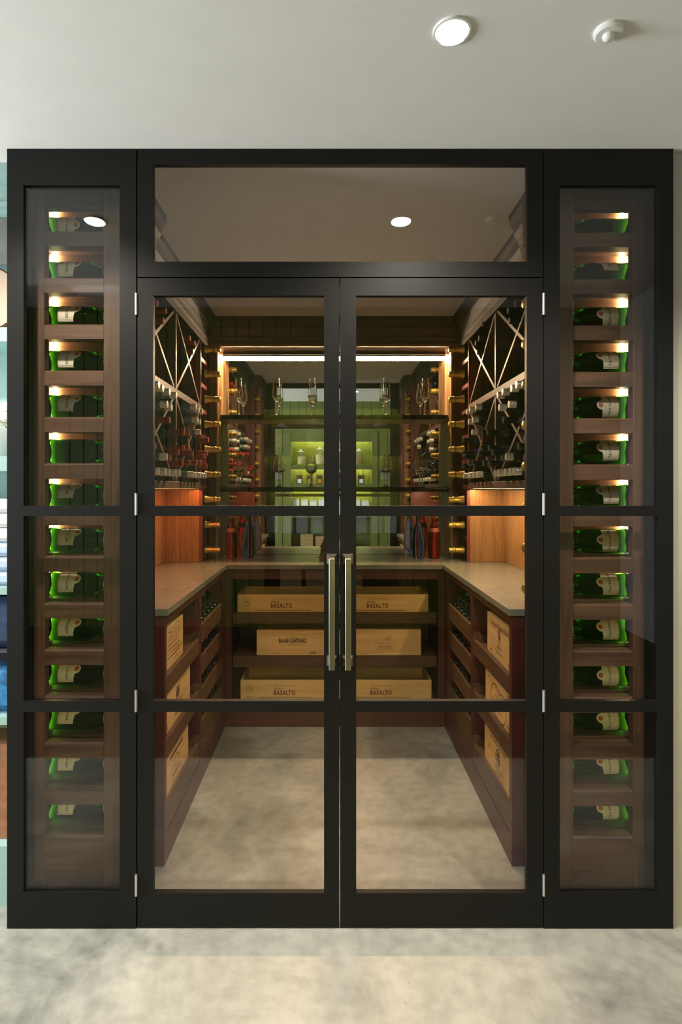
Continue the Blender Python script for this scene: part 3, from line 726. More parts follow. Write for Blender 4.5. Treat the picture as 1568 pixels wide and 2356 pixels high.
t = thing('base_cabinet', (CX, 1.8, 0), 'mahogany base cabinet of wooden crates under the mirror', 'cabinet', 'base cabinets')
BF = 1.565
part('plinth', boxbm(SX(-1, FH - 0.001), SX(1, FH - 0.001), BF, BF + 0.02, 0, 0.088), 'mahog_x', t)
part('top_rail', boxbm(SX(-1, FH - 0.001), SX(1, FH - 0.001), BF, BF + 0.02, 0.872, ZW - 0.001), 'mahog_x', t)
for s in (-1, 1):
    part('post', boxbm(SX(s, FH - 0.001), SX(s, 0.612), BF, BF + 0.02, 0.0885, 0.8715), 'mahog_z', t)
    part('side_panel', boxbm(SX(s, FH + 0.02), SX(s, 0.632), BF + 0.0205, 2.06, 0.001, ZW - 0.002), 'darkwood', t)
part('back_panel', boxbm(SX(-1, 0.631), SX(1, 0.631), 2.04, 2.06, 0.001, ZW - 0.002), 'darkwood', t)
for zb in (0.670, 0.411, 0.150):
    bm = bm_new()
    hgt = 0.062 if zb > 0.2 else 0.055
    box(bm, SX(-1, 0.605), SX(1, 0.605), 1.578 + 0.008, 1.603, zb - hgt, zb + 0.001)
    prism(bm, [(1.586, zb - hgt - 0.0001), (1.590, zb - hgt - 0.004), (1.600, zb - hgt - 0.004), (1.603, zb - hgt - 0.0001)], 'x', SX(-1, 0.60), SX(1, 0.60))
    box(bm, SX(-1, 0.605), SX(1, 0.605), 1.6031, 2.03, zb - 0.013, zb - 0.0005)
    part('crate_tray', bm, 'traywood_x', t)

# ------------------------------------------------------------------ wooden wine crates
def art(name, bm, mat, parent, origin, u, v, sx=1.0):
    put(bm, origin, u, v, sx); return part(name, bm, mat, parent)
def ring_bm(r0, r1, n=28, sx=1.0, sy=1.0):
    bm = bm_new()
    A = [bm.verts.new((r0 * sx * math.cos(2 * PI * k / n), r0 * sy * math.sin(2 * PI * k / n), 0)) for k in range(n)]
    B = [bm.verts.new((r1 * sx * math.cos(2 * PI * k / n), r1 * sy * math.sin(2 * PI * k / n), 0)) for k in range(n)]
    for k in range(n): bm.faces.new((A[k], B[k], B[(k + 1) % n], A[(k + 1) % n]))
    return bm
def rect(bm, x0, x1, y0, y1): bm.faces.new([bm.verts.new((p, q, 0)) for p, q in ((x0, y0), (x1, y0), (x1, y1), (x0, y1))])
def seg(bm, x0, y0, x1, y1, w):
    L = math.hypot(x1 - x0, y1 - y0) or 1; nx, ny = -(y1 - y0) / L * w / 2, (x1 - x0) / L * w / 2
    bm.faces.new([bm.verts.new(p + (0,)) for p in ((x0 + nx, y0 + ny), (x0 - nx, y0 - ny), (x1 - nx, y1 - ny), (x1 + nx, y1 + ny))])
def poly(bm, pts, w, close=False):
    for a, b in zip(pts, pts[1:] + (pts[:1] if close else [])): seg(bm, a[0], a[1], b[0], b[1], w)
def dashes(bm, x0, x1, y, h, rnd):
    x = x0
    while x < x1:
        l = rnd.uniform(0.004, 0.012); rect(bm, x, min(x + l, x1), y - h / 2, y + h / 2); x += l + 0.0025
def emblem_bm(r, rnd):
    bm = ring_bm(r * 0.62, r * 0.68)
    for k in range(22):
        a = 2 * PI * k / 22
        if k % 11 in (0,): continue
        rect(bm, r * 0.88 * math.cos(a) - 0.0013, r * 0.88 * math.cos(a) + 0.0013, r * 0.88 * math.sin(a) - 0.0016, r * 0.88 * math.sin(a) + 0.0016)
    for i in range(9):
        a = rnd.uniform(0, 2 * PI); q = r * 0.5
        seg(bm, rnd.uniform(-q, q) * 0.7, rnd.uniform(-q, q) * 0.7, q * math.cos(a), q * math.sin(a), 0.0016)
    return bm
def crate_shell(name_loc, x0, x1, y0, y1, z0, z1, label, group, lid, front_axis, s=0, thick=0.011):
    t = thing('wooden_crate', ((x0 + x1) / 2, (y0 + y1) / 2, z0), label, 'crate', group)
    th = thick
    if front_axis == 'y':     # front faces -Y
        f = part('front_panel', boxbm(x0, x1, y0, y0 + th, z0, z1, bev=0.0008), 'pine_x', t)
        part('back_panel', boxbm(x0, x1, y1 - th, y1, z0, z1), 'pine_x', t)
        part('side_panel', boxbm(x0, x0 + th, y0 + th, y1 - th, z0, z1), 'pine_y', t)
        part('side_panel', boxbm(x1 - th, x1, y0 + th, y1 - th, z0, z1), 'pine_y', t)
    else:
        fa, fb = (x1 - th, x1) if s < 0 else (x0, x0 + th)
        ba, bb = (x0, x0 + th) if s < 0 else (x1 - th, x1)
        f = part('front_panel', boxbm(fa, fb, y0, y1, z0, z1, bev=0.0008), 'pine_y', t)
        part('back_panel', boxbm(ba, bb, y0, y1, z0, z1), 'pine_y', t)
        part('side_panel', boxbm(x0 + th, x1 - th, y0, y0 + th, z0, z1), 'pine_x', t)
        part('side_panel', boxbm(x0 + th, x1 - th, y1 - th, y1, z0, z1), 'pine_x', t)
    part('bottom', boxbm(x0 + th, x1 - th, y0 + th, y1 - th, z0, z0 + 0.008), 'pine_x', t)
    if lid: part('lid', boxbm(x0 + th, x1 - th, y0 + th, y1 - th, z1 - 0.010, z1 - 0.001), 'pine_x', t)
    return t, f
U, V_ = (1, 0, 0), (0, 0, 1)
def basalto(x0, x1, z0, z1, label, tx, rnd):
    t, f = crate_shell(None, x0, x1, 1.607, 1.90, z0, z1, label, 'open crates under the mirror', False, 'y')
    zc = (z0 + z1) / 2; Y = 1.607
    art('lettering', text_bm('BASALTO', 0.036, 1.2, 0.035), 'redink', f, (tx, Y, z0 + 0.036), U, V_, 0.74)
    art('lettering', text_bm('CERRO', 0.015, 1.35, 0.02), 'redink', f, (tx - 0.037, Y, z0 + 0.060), U, V_, 0.85)
    art('lettering', text_bm('THE LIBRARY VINEYARD', 0.0115, 1.2), 'brownink', f, (tx - 0.002, Y, z0 + 0.077), U, V_, 0.80)
    bm = bm_new(); dashes(bm, -0.165, 0.165, 0, 0.0032, rnd); art('small_print', bm, 'ink', f, (tx + 0.01, Y, z0 + 0.010), U, V_)
    art('emblem', emblem_bm(0.030, rnd), 'brownink', f, (x0 + 0.055, Y, zc + 0.004), U, V_)
    bm = bm_new(); dashes(bm, -0.022, 0.022, 0, 0.003, rnd); art('small_print', bm, 'brownink', f, (x0 + 0.055, Y, z0 + 0.011), U, V_)
    return t
k_ = 3.457 / FPX
def bxw(p): return (p - 757) * k_
rn = random.Random(3)
basalto(bxw(546), bxw(765), 0.6705, 0.775, 'open flat pine crate with red lettering on the top tray, left one', bxw(647), rn)
basalto(bxw(767), bxw(985), 0.6705, 0.775, 'open flat pine crate with red lettering on the top tray, right one', bxw(868), rn)
basalto(bxw(553), bxw(772), 0.1505, 0.262, 'open flat pine crate with red lettering on the lowest tray, left one', bxw(654), rn)
basalto(bxw(774), bxw(992), 0.1505, 0.262, 'open flat pine crate with red lettering on the lowest tray, right one', bxw(876), rn)
t, f = crate_shell(None, bxw(590), bxw(777), 1.607, 1.94, 0.4115, 0.560, 'closed pine crate with bold black lettering on the middle tray', 'closed crates under the mirror', True, 'y')
bx_, by_ = bxw(673), 1.607
art('lettering', text_bm('BRANE-CANTENAC', 0.036, 1.06, 0.035), 'ink', f, (bx_, by_, 0.497), U, V_, 0.50)
art('lettering', text_bm('CHATEAU', 0.011, 1.3), 'ink', f, (bx_, by_, 0.519), U, V_, 0.8)
art('lettering', text_bm('MARGAUX', 0.011, 1.5), 'ink', f, (bx_, by_, 0.475), U, V_, 0.8)
bm = bm_new(); poly(bm, [(-0.078, -0.028), (0.078, -0.028), (0.078, 0.035), (-0.078, 0.035)], 0.0008, True); art('print_border', bm, 'brownink', f, (bx_, by_, 0.497), U, V_)
art('lettering', text_bm('12 x 75cl', 0.014), 'ink', f, (bxw(637), by_, 0.4215), U, V_, 0.8)
bm = bm_new(); dashes(bm, -0.017, 0.017, 0.003, 0.005, rn); dashes(bm, -0.017, 0.017, -0.005, 0.004, rn); art('small_print', bm, 'ink', f, (bxw(719), by_, 0.427), U, V_)
t, f = crate_shell(None, bxw(779), bxw(968), 1.607, 1.94, 0.4115, 0.566, 'closed pine crate with a faint house emblem on the middle tray', 'closed crates under the mirror', True, 'y')
bx_ = bxw(886)
art('lettering', text_bm('CHATEAU', 0.016, 1.1), 'brownink', f, (bx_ - 0.002, by_, 0.476), U, V_, 1.0)
bm = bm_new(); dashes(bm, -0.044, 0.044, -0.0005, 0.006, rn); dashes(bm, -0.044, 0.044, -0.009, 0.003, rn); art('small_print', bm, 'brownink', f, (bx_, by_, 0.462), U, V_)
bm = bm_new(); poly(bm, [(-0.058, -0.020), (-0.050, -0.026), (0.050, -0.026), (0.058, -0.020), (0.058, 0.014), (0.050, 0.020), (-0.050, 0.020), (-0.058, 0.014)], 0.0014, True)
poly(bm, [(-0.038, 0.021), (-0.008, 0.036), (0.0, 0.042), (0.008, 0.036), (0.036, 0.028)], 0.0012)
for xx in (0.012, 0.020, 0.028, 0.034): seg(bm, xx, 0.03, xx, 0.052, 0.0012)
seg(bm, -0.004, 0.036, -0.004, 0.044, 0.0012); seg(bm, 0.008, 0.052, 0.036, 0.054, 0.0012); seg(bm, 0.008, 0.044, 0.036, 0.045, 0.0012)
art('emblem', bm, 'brownink', f, (bx_, by_, 0.470), U, V_)
art('lettering', text_bm('12 x 75', 0.012, 1.1), 'brownink', f, (bxw(838), by_, 0.4205), U, V_, 0.9)

# crates in the side cabinets
def side_crate(s, y0, y1, zb, label):
    fh = FH + 0.0165
    xa, xb = sorted((SX(s, fh), SX(s, fh + 0.325)))
    t, f = crate_shell(None, xa, xb, y0, y1, zb, zb + 0.178, label, 'crates in the side trays', True, 'x', s)
    u = (0, 1, 0) if s < 0 else (0, -1, 0)
    return f, (SX(s, fh), (y0 + y1) / 2, zb), u
rs = random.Random(11)
f, o_, u = side_crate(1, 0.340, 0.700, 0.6905, 'branded pine crate with script title, top tray on the right')
def at(o, u, a, b): return (o[0], o[1] + u[1] * a, o[2] + b)
art('lettering', text_bm('Château Moulin Riche', 0.030), 'brownink', f, at(o_, u, 0, 0.148), u, V_, 0.95)
bm = bm_new()
for k in range(14):
    a = rs.uniform(0, PI); seg(bm, 0, -0.012, 0.026 * math.cos(a), 0.004 + 0.030 * math.sin(a), 0.0018)
seg(bm, 0, -0.03, 0, 0.03, 0.003); seg(bm, -0.018, -0.03, 0.018, -0.03, 0.002)
art('emblem', bm, 'brownink', f, at(o_, u, 0, 0.105), u, V_)
bm = bm_new(); dashes(bm, -0.03, 0.03, 0.062, 0.006, rs); dashes(bm, -0.075, 0.075, 0.045, 0.003, rs); dashes(bm, -0.05, 0.05, 0.038, 0.003, rs); dashes(bm, -0.125, -0.10, 0.03, 0.007, rs); dashes(bm, 0.11, 0.135, 0.03, 0.005, rs)
art('small_print', bm, 'brownink', f, at(o_, u, 0, 0), u, V_)
f, o_, u = side_crate(1, 0.340, 0.728, 0.4455, 'branded pine crate with a looping oval outline, middle tray on the right')
bm = bm_new()
pts = [(-0.10, 0.05), (-0.108, 0.09), (-0.095, 0.125), (-0.06, 0.142), (-0.02, 0.138), (0.0, 0.12), (0.02, 0.112), (0.03, 0.128), (0.05, 0.128), (0.085, 0.105), (0.105, 0.065), (0.095, 0.03), (0.06, 0.012), (0.0, 0.010), (-0.06, 0.022)]
def smooth(pts, n=2):
    for _ in range(n):
        q = []
        for a, b in zip(pts, pts[1:] + pts[:1]):
            q += [(a[0] * .75 + b[0] * .25, a[1] * .75 + b[1] * .25), (a[0] * .25 + b[0] * .75, a[1] * .25 + b[1] * .75)]
        pts = q
    return pts
poly(bm, smooth(pts), 0.0035, True); art('emblem', bm, 'redink', f, at(o_, u, 0, 0), u, V_)
art('lettering', text_bm('CHAMBERTIN', 0.026, 1.0), 'ink', f, at(o_, u, -0.002, 0.075), u, V_, 0.9)
bm = bm_new(); dashes(bm, -0.05, 0.05, 0.10, 0.004, rs); dashes(bm, -0.05, 0.05, 0.045, 0.004, rs); dashes(bm, -0.14, -0.12, 0.15, 0.006, rs); dashes(bm, 0.115, 0.14, 0.15, 0.006, rs); dashes(bm, 0.115, 0.14, 0.03, 0.006, rs)
art('small_print', bm, 'brownink', f, at(o_, u, 0, 0), u, V_)
f, o_, u = side_crate(1, 0.345, 0.743, 0.2005, 'branded pine crate with a shield emblem, lowest tray on the right')
art('lettering', text_bm('CHATEAU POUGET', 0.026, 1.1), 'brownink', f, at(o_, u, 0.0, 0.146), u, V_, 0.95)
art('lettering', text_bm('MARGAUX', 0.022, 1.3), 'redink', f, at(o_, u, 0.01, 0.047), u, V_, 0.9)
bm = ring_bm(0.026, 0.030, 24, 1.0, 1.15)
for k in range(16): a = rs.uniform(0, 2 * PI); seg(bm, rs.uniform(-.01, .01), rs.uniform(-.012, .012), 0.024 * math.cos(a), 0.026 * math.sin(a), 0.003)
art('emblem', bm, 'ink', f, at(o_, u, 0.005, 0.095), u, V_)
bm = bm_new(); dashes(bm, -0.03, 0.03, 0.025, 0.008, rs); dashes(bm, -0.14, -0.11, 0.09, 0.005, rs); art('small_print', bm, 'brownink', f, at(o_, u, 0, 0), u, V_)

f, o_, u = side_crate(-1, 0.345, 0.644, 0.6905, 'branded pine crate with a drawn house and banner, top tray on the left')
bm = bm_new()
poly(bm, [(-0.085, 0.155), (-0.04, 0.165), (0.0, 0.160), (0.05, 0.170), (0.095, 0.160), (0.085, 0.145), (0.04, 0.150), (-0.04, 0.146)], 0.0014, True)
for k in range(9): x = -0.08 + k * 0.018; poly(bm, [(x, 0.098), (x, 0.115 + 0.014 * (k % 3)), (x + 0.008, 0.125 + 0.014 * (k % 3)), (x + 0.014, 0.115 + 0.014 * (k % 3)), (x + 0.014, 0.098)], 0.0013)
seg(bm, -0.09, 0.098, 0.09, 0.098, 0.002); art('emblem', bm, 'brownink', f, at(o_, u, 0, 0), u, V_)
bm = bm_new()
for q, (yy, hh) in enumerate(((0.082, 0.004), (0.066, 0.003), (0.050, 0.005), (0.032, 0.003))): dashes(bm, -0.09, 0.09, yy, hh, rs)
dashes(bm, 0.09, 0.105, 0.125, 0.01, rs); art('small_print', bm, 'brownink', f, at(o_, u, 0, 0), u, V_)
f, o_, u = side_crate(-1, 0.345, 0.770, 0.4455, 'branded pine crate with a dark scrolled mark, middle tray on the left')
bm = bm_new()
for dx in (-0.016, 0.0, 0.016): poly(bm, [(dx - 0.008, 0.095), (dx + 0.002, 0.108), (dx - 0.006, 0.120), (dx + 0.006, 0.132), (dx, 0.143)], 0.007)
seg(bm, -0.028, 0.112, 0.028, 0.124, 0.005); art('emblem', bm, 'ink', f, at(o_, u, 0.0, 0), u, V_)
art('lettering', text_bm('CANON', 0.036, 1.2), 'brownink', f, at(o_, u, 0, 0.070), u, V_, 1.0)
bm = bm_new(); dashes(bm, -0.05, 0.05, 0.038, 0.006, rs); dashes(bm, -0.16, -0.15, 0.03, 0.008, rs); art('small_print', bm, 'brownink', f, at(o_, u, 0, 0), u, V_)
f, o_, u = side_crate(-1, 0.345, 0.736, 0.2005, 'pine crate with faint worn print, lowest tray on the left')
bm = bm_new(); dashes(bm, -0.10, 0.10, 0.135, 0.010, rs); dashes(bm, -0.06, 0.06, 0.050, 0.006, rs); poly(bm, smooth([(-0.03, 0.07), (0.03, 0.07), (0.04, 0.10), (0, 0.12), (-0.04, 0.10)]), 0.003, True)
art('small_print', bm, M['traywood_y'], f, at(o_, u, 0, 0), u, V_)

# ------------------------------------------------------------------ glassware and bottles on the back shelves
def glass_mesh(name, outer, inner, seg=28, mat='clear'):
    """outer profile bottom->rim, inner rim->bottom"""
    bm = bm_new(); lathe(bm, outer + inner, seg, cap=False); bmesh.ops.recalc_face_normals(bm, faces=bm.faces[:])
    return mesh_of(name, bm, mat, True)
fl = glass_mesh('flute', [(0, 0), (0.030, 0.0), (0.031, 0.002), (0.012, 0.006), (0.0045, 0.014), (0.004, 0.07), (0.0055, 0.088), (0.0105, 0.096), (0.021, 0.107), (0.0285, 0.120), (0.0297, 0.132), (0.0272, 0.18), (0.0215, 0.247)],
                [(0.0207, 0.247), (0.0262, 0.18), (0.0286, 0.133), (0.0272, 0.122), (0.019, 0.111), (0.009, 0.104), (0, 0.102)])
wg = glass_mesh('wine_glass', [(0, 0), (0.031, 0.0), (0.032, 0.002), (0.012, 0.006), (0.0045, 0.014), (0.004, 0.075), (0.006, 0.088), (0.018, 0.100), (0.034, 0.114), (0.0405, 0.130), (0.0400, 0.145), (0.034, 0.18), (0.0265, 0.217)],
                [(0.0256, 0.217), (0.0330, 0.18), (0.0388, 0.145), (0.0392, 0.131), (0.0325, 0.117), (0.015, 0.105), (0, 0.102)])
wg2 = glass_mesh('wine_glass_round', [(0, 0), (0.036, 0.0), (0.037, 0.002), (0.014, 0.007), (0.0055, 0.016), (0.0048, 0.078), (0.0065, 0.088), (0.020, 0.098), (0.033, 0.110), (0.0385, 0.128), (0.0365, 0.150), (0.030, 0.18), (0.0245, 0.212)],
                 [(0.0236, 0.212), (0.0290, 0.18), (0.0353, 0.150), (0.0370, 0.128), (0.0315, 0.113), (0.017, 0.102), (0, 0.100)])
WH = ['beside the far left champagne column', 'second from the left', 'nearest the door stiles on the left', 'second from the right', 'beside the far right champagne column']
def back_x(p, y): return (p - 757) * (y + DIST) / FPX
for k, px in enumerate((549, 636, 718, 888, 977)):
    y = 1.985
    o = link('champagne_flute', fl); o.location = (back_x(px, y), y, 1.8931)
    tag(o, 'tall clear champagne flute on the upper mirror shelf, ' + WH[k], 'flute', 'champagne flutes')
for k, px in enumerate((549, 641, 715, 889, 971)):
    y = 2.022
    o = link('wine_glass', wg2 if k == 2 else wg); o.location = (back_x(px, y), y, 1.4181)
    tag(o, 'clear wine glass on the lower mirror shelf, ' + WH[k], 'wine glass', 'wine glasses')
CB = [(0, 0.010), (0.020, 0.006), (0.030, 0.0), (0.036, 0.004), (0.040, 0.03), (0.0415, 0.075), (0.041, 0.115), (0.036, 0.155), (0.026, 0.195), (0.0175, 0.225), (0.0145, 0.245), (0.0140, 0.268), (0, 0.268)]
cb_red = profile_mesh('carafe_red', CB, 'redglass', 28); cb_navy = profile_mesh('carafe_navy', CB, 'navyglass', 28)
cbc_red = profile_mesh('carafe_cap_red', [(0.0148, 0.252), (0.0165, 0.255), (0.0165, 0.276), (0.013, 0.279), (0, 0.280)], 'capred', 18, False)
cbc_blk = profile_mesh('carafe_cap_black', [(0.0148, 0.252), (0.0165, 0.255), (0.0165, 0.276), (0.013, 0.279), (0, 0.280)], 'capblack', 18, False)
bm = bm_new(); lathe(bm, [(0.0340, 0.170), (0.0270, 0.196)], 28, False); cb_band_r = mesh_of('carafe_band', bm, M['seal'], True)
for px, y, red, lb in ((532, 1.86, True, 'curvy ruby red glass bottle on the worktop beside the left champagne column'), (571, 1.89, False, 'curvy smoky blue glass bottle on the worktop, left of the mirror'),
                       (998, 1.855, True, 'curvy ruby red glass bottle on the worktop beside the right champagne column'), (962, 1.875, False, 'curvy smoky blue glass bottle on the worktop, right of the mirror')):
    o = link('glass_bottle', cb_red if red else cb_navy); o.location = (back_x(px, y), y, 0.9612)
    tag(o, lb, 'bottle', 'coloured glass bottles on the worktop')
    link('cap', cbc_red if red else cbc_blk, o)
    if red: link('paper_band', cb_band_r, o)
# cut-crystal cone
t = thing('crystal_ornament', (back_x(757, 1.76), 1.76, 0.9612), 'sparkling cut-crystal cone standing on the worktop behind the door handles', 'ornament')
bm = bm_new(); lathe(bm, [(0, 0), (0.060, 0.0), (0.064, 0.006), (0.058, 0.012), (0.061, 0.014), (0.052, 0.055), (0.036, 0.095), (0.014, 0.125), (0, 0.130)], 22, False)
bmesh.ops.translate(bm, verts=bm.verts[:], vec=t.location); part('cone', bm, M['steel'], t)
bm = bm_new()
for r in range(7):
    z = 0.020 + r * 0.0155; rad = 0.0605 - 0.007 * r - 0.0009 * r * r; n = max(8, 22 - 2 * r)
    for k in range(n):
        a = 2 * PI * (k + 0.5 * (r % 2)) / n
        bmesh.ops.create_icosphere(bm, subdivisions=1, radius=0.0085, matrix=Matrix.Translation((rad * math.cos(a), rad * math.sin(a), z)))
bmesh.ops.translate(bm, verts=bm.verts[:], vec=t.location); o = part('facets', bm, 'clear', t); o['kind'] = 'stuff'

# ------------------------------------------------------------------ duck-egg shelving beside the front (a sliver shows on the left)
TX0, TX1, TY = -2.25, -1.046, 0.10
t = thing('shelving_unit', (-1.65, 0.3, 0), 'duck-egg blue shelving unit beside the black cabinet', 'shelving')
part('side_panel', boxbm(TX1 - 0.004, TX1, TY + 0.004, 0.29, 0, 2.34), 'teal', t)
part('side_panel', boxbm(TX0, TX0 + 0.02, TY + 0.004, 0.29, 0, 2.34), 'teal', t)
part('back_panel', boxbm(TX0 + 0.02, TX1 - 0.0045, 0.275, 0.289, 0, 2.34), 'teal', t)
part('cornice', boxbm(TX0, TX1, TY, 0.29, 2.3405, 2.4985), 'teal', t)
part('cornice_bead', boxbm(TX0, TX1, TY - 0.02, TY - 0.0005, 2.44, 2.4985), 'teal', t)
part('cornice_bead', boxbm(TX0, TX1, TY - 0.01, TY - 0.0005, 2.36, 2.375), 'teal', t)
part('pelmet_panel', boxbm(TX0 + 0.021, TX1 - 0.005, TY + 0.03, TY + 0.045, 2.18, 2.339), 'tealdark', t)
for z1, z0 in ((1.955, 1.908), (1.520, 1.470), (1.076, 1.052), (0.638, 0.612)):
    part('shelf', boxbm(TX0 + 0.021, TX1 - 0.005, TY, 0.2745, z0, z1), 'teal', t)
part('plinth', boxbm(TX0 + 0.021, TX1 - 0.005, TY, 0.2745, 0, 0.202), 'teal', t)
M['boardwood'] = plain('pale_pink_board', (0.62, 0.46, 0.36), 0.5)
M['boardrim'] = plain('bark_brown_rim', (0.22, 0.075, 0.03), 0.6)
M['linen'] = plain('white_linen', (0.75, 0.76, 0.75), 0.8)
M['blueline'] = plain('pale_blue_cloth', (0.42, 0.52, 0.68), 0.8)
M['bluecloth'] = plain('bright_blue_print', (0.02, 0.17, 0.42), 0.8, var=0.7, bscale=26)
M['navycloth'] = plain('navy_print', (0.006, 0.03, 0.09), 0.8, var=0.6, bscale=30)
M['leather'] = plain('tan_leather', (0.27, 0.115, 0.055), 0.5, var=0.2, bscale=30, bump=0.2)
M['petal'] = plain('cream_petal', (0.85, 0.78, 0.62), 0.6)
M['leaf'] = plain('leaf_green', (0.10, 0.22, 0.06), 0.6)
t = thing('serving_board', (-1.22, 0.2, 1.9551), 'pale rounded wooden board with a bark rim on the duck-egg shelf', 'board')
def round_board(r, y0, y1):
    bm = bm_new(); pts = [(-1.20 + r * 0.95 * math.cos(2 * PI * k / 24), 1.956 + 0.115 + r * 0.80 * math.sin(2 * PI * k / 24)) for k in range(24)]
    prism(bm, pts, 'y', y0, y1); return bm
part('face', round_board(0.138, 0.150, 0.1695), 'boardwood', t); part('bark_rim', round_board(0.1437, 0.1545, 0.168), 'boardrim', t)
t = thing('white_bowl', (-1.18, 0.187, 1.5201), 'white bowl and cream flower on the duck-egg shelf', 'bowl')
bm = bm_new(); lathe(bm, [(0, 0), (0.05, 0), (0.055, 0.01), (0.08, 0.07), (0.085, 0.10), (0.08, 0.10), (0.074, 0.07), (0.0, 0.012)], 24, False); bmesh.ops.translate(bm, verts=bm.verts[:], vec=(-1.18, 0.187, 1.5201)); part('bowl', bm, 'linen', t, True)
bm = bm_new()
for k in range(12):
    a = 2 * PI * k / 12 * 2.4; bmesh.ops.create_icosphere(bm, subdivisions=1, radius=0.026, matrix=Matrix.Translation((-1.125 + 0.026 * math.cos(a), 0.16 + 0.02 * math.sin(a), 1.635 + 0.006 * k)) @ Matrix.Diagonal((1, 0.6, 0.8, 1)))
part('flower', bm, 'petal', t, True)
bm = bm_new(); prism(bm, [(-1.148, 1.575), (-1.136, 1.575), (-1.128, 1.65), (-1.14, 1.65)], 'y', 0.185, 0.192); prism(bm, [(-1.136, 1.60), (-1.10, 1.62), (-1.095, 1.655), (-1.125, 1.635)], 'y', 0.184, 0.188)
part('stem', bm, 'leaf', t)
for k in range(6):
    bm = bm_new(); box(bm, -1.50, -1.062 - 0.004 * (k % 2), 0.13, 0.272, 1.0765 + k * 0.050, 1.0765 + k * 0.050 + 0.048, bev=0.014)
    solo('folded_cloth', bm, 'linen' if k > 2 else 'blueline', ('white' if k > 2 else 'pale blue') + ' folded cloth in the stack on the duck-egg shelf, ' + ['bottom one', 'second up', 'third up', 'fourth up', 'fifth up', 'topmost'][k], 'cloth', 'folded cloths', smooth=True)
for k, (z0, z1, mt, lb) in enumerate(((0.6385, 0.805, 'bluecloth', 'bright blue patterned cushion on the duck-egg shelf'), (0.8055, 0.86, 'capblack', 'thin black folded blanket between the blue cushions'), (0.8605, 1.035, 'navycloth', 'dark navy patterned cushion above the black blanket'))):
    bm = bm_new(); box(bm, -1.50, -1.058, 0.125, 0.272, z0, z1, bev=0.03 if z1 - z0 > 0.1 else 0.012)
    solo('cushion' if mt != 'capblack' else 'folded_blanket', bm, mt, lb, 'cushion' if mt != 'capblack' else 'blanket', smooth=True)
t = thing('leather_bag', (-1.28, 0.27, 0.2021), 'tan leather bag on the base of the duck-egg shelving', 'bag')
bm = bm_new(); prism(bm, [(-1.50, 0.2025), (-1.060, 0.2025), (-1.066, 0.44), (-1.10, 0.53), (-1.46, 0.53), (-1.49, 0.44)], 'y', 0.14, 0.272); part('body', bm, 'leather', t)
bm = bm_new()
for k in range(10):
    a0, a1 = PI * k / 10, PI * (k + 1) / 10
    p = lambda a, r: (-1.22 + r * 1.5 * math.cos(a), 0.53 + r * 0.62 * math.sin(a))
    prism(bm, [p(a0, 0.095), p(a0, 0.107), p(a1, 0.107), p(a1, 0.095)], 'y', 0.20, 0.215)
part('strap', bm, 'leather', t)

# ------------------------------------------------------------------ the shop behind the camera: green boarded wall with lit shelves (seen in the mirror)
RY = -4.0
wl = thing('wall_rear', (0, RY, 0), 'green boarded wall of the shop, seen in the mirror', kind='structure')
bm = bm_new(); box(bm, -4.2, -0.75, RY - 0.05, RY, 0, 3.3); box(bm, 0.83, 3.0, RY - 0.05, RY, 0, 3.3); box(bm, -0.75, 0.83, RY - 0.05, RY, 2.40, 3.3)
part('backing', bm, 'green', wl)
pb_full = None
BW = 0.14
def board_mesh(z0, z1):
    bm = bm_new(); box(bm, -BW / 2 + 0.003, BW / 2 - 0.003, 0, 0.016, z0, z1, bev=0.003); return mesh_of('board', bm, 'green')
bfull, bshort = board_mesh(0.0, 3.24), board_mesh(2.405, 3.24)
x = -4.1
while x < 2.95:
    inside = -0.75 - BW / 2 < x < 0.83 + BW / 2
    o = link('board', bshort if inside else bfull, wl); o.location = (x, 0.0005, 0.001)
    x += BW
u_ = thing('shelf_unit', (0.04, RY - 0.2, 0), 'green built-in shelf unit with lit shelves, mirrored behind the glasses', 'shelving')
NX0, NX1, NY = -0.66, 0.735, RY - 0.32
part('side_panel', boxbm(NX0 - 0.10, NX0, NY, RY + 0.03, 0, 2.40), 'green', u_); part('side_panel', boxbm(NX1, NX1 + 0.10, NY, RY + 0.03, 0, 2.40), 'green', u_)
part('top_panel', boxbm(NX0 - 0.06, NX1 + 0.06, NY, RY + 0.03, 2.401, 2.44), 'green', u_)
part('back_panel', boxbm(NX0 - 0.06, NX1 + 0.06, NY - 0.02, NY - 0.0005, 0, 2.40), M['green'], u_)
for i in range(10):
    xa = NX0 + 0.002 + i * (NX1 - NX0) / 10
    part('board', boxbm(xa + 0.002, xa + (NX1 - NX0) / 10 - 0.004, NY, NY + 0.012, 0.95, 2.40), 'green', u_)
for z0, z1 in ((2.27, 2.40), (1.765, 1.815), (1.40, 1.487), (0.90, 0.95), (0.34, 0.38)):
    part('shelf', boxbm(NX0 + 0.0005, NX1 - 0.0005, NY + 0.013, RY + 0.02, z0, z1), 'olive' if z0 < 1 else 'green', u_)
for z in (2.27, 1.765, 1.40):
    part('strip_hiding_lip', boxbm(NX0 + 0.0005, NX1 - 0.0005, RY + 0.002, RY + 0.019, z - (0.055 if z > 2 else 0.03), z - 0.0005), 'green', u_)  # added lip, keeps the bare strip out of mirror and pane reflections
    part('light_strip', boxbm(NX0 + 0.01, NX1 - 0.01, NY + 0.10, NY + 0.115, z - 0.009, z - 0.001), 'led_niche', u_)
part('lower_back', boxbm(NX0 + 0.001, NX1 - 0.001, NY + 0.0005, NY + 0.012, 0.381, 0.899), 'olive', u_)
part('plinth', boxbm(NX0 + 0.001, NX1 - 0.001, NY + 0.02, RY + 0.01, 0, 0.339), 'green', u_)
M['grain'] = plain('pale_grain', (0.62, 0.52, 0.26), 0.9, var=0.3, bscale=90)
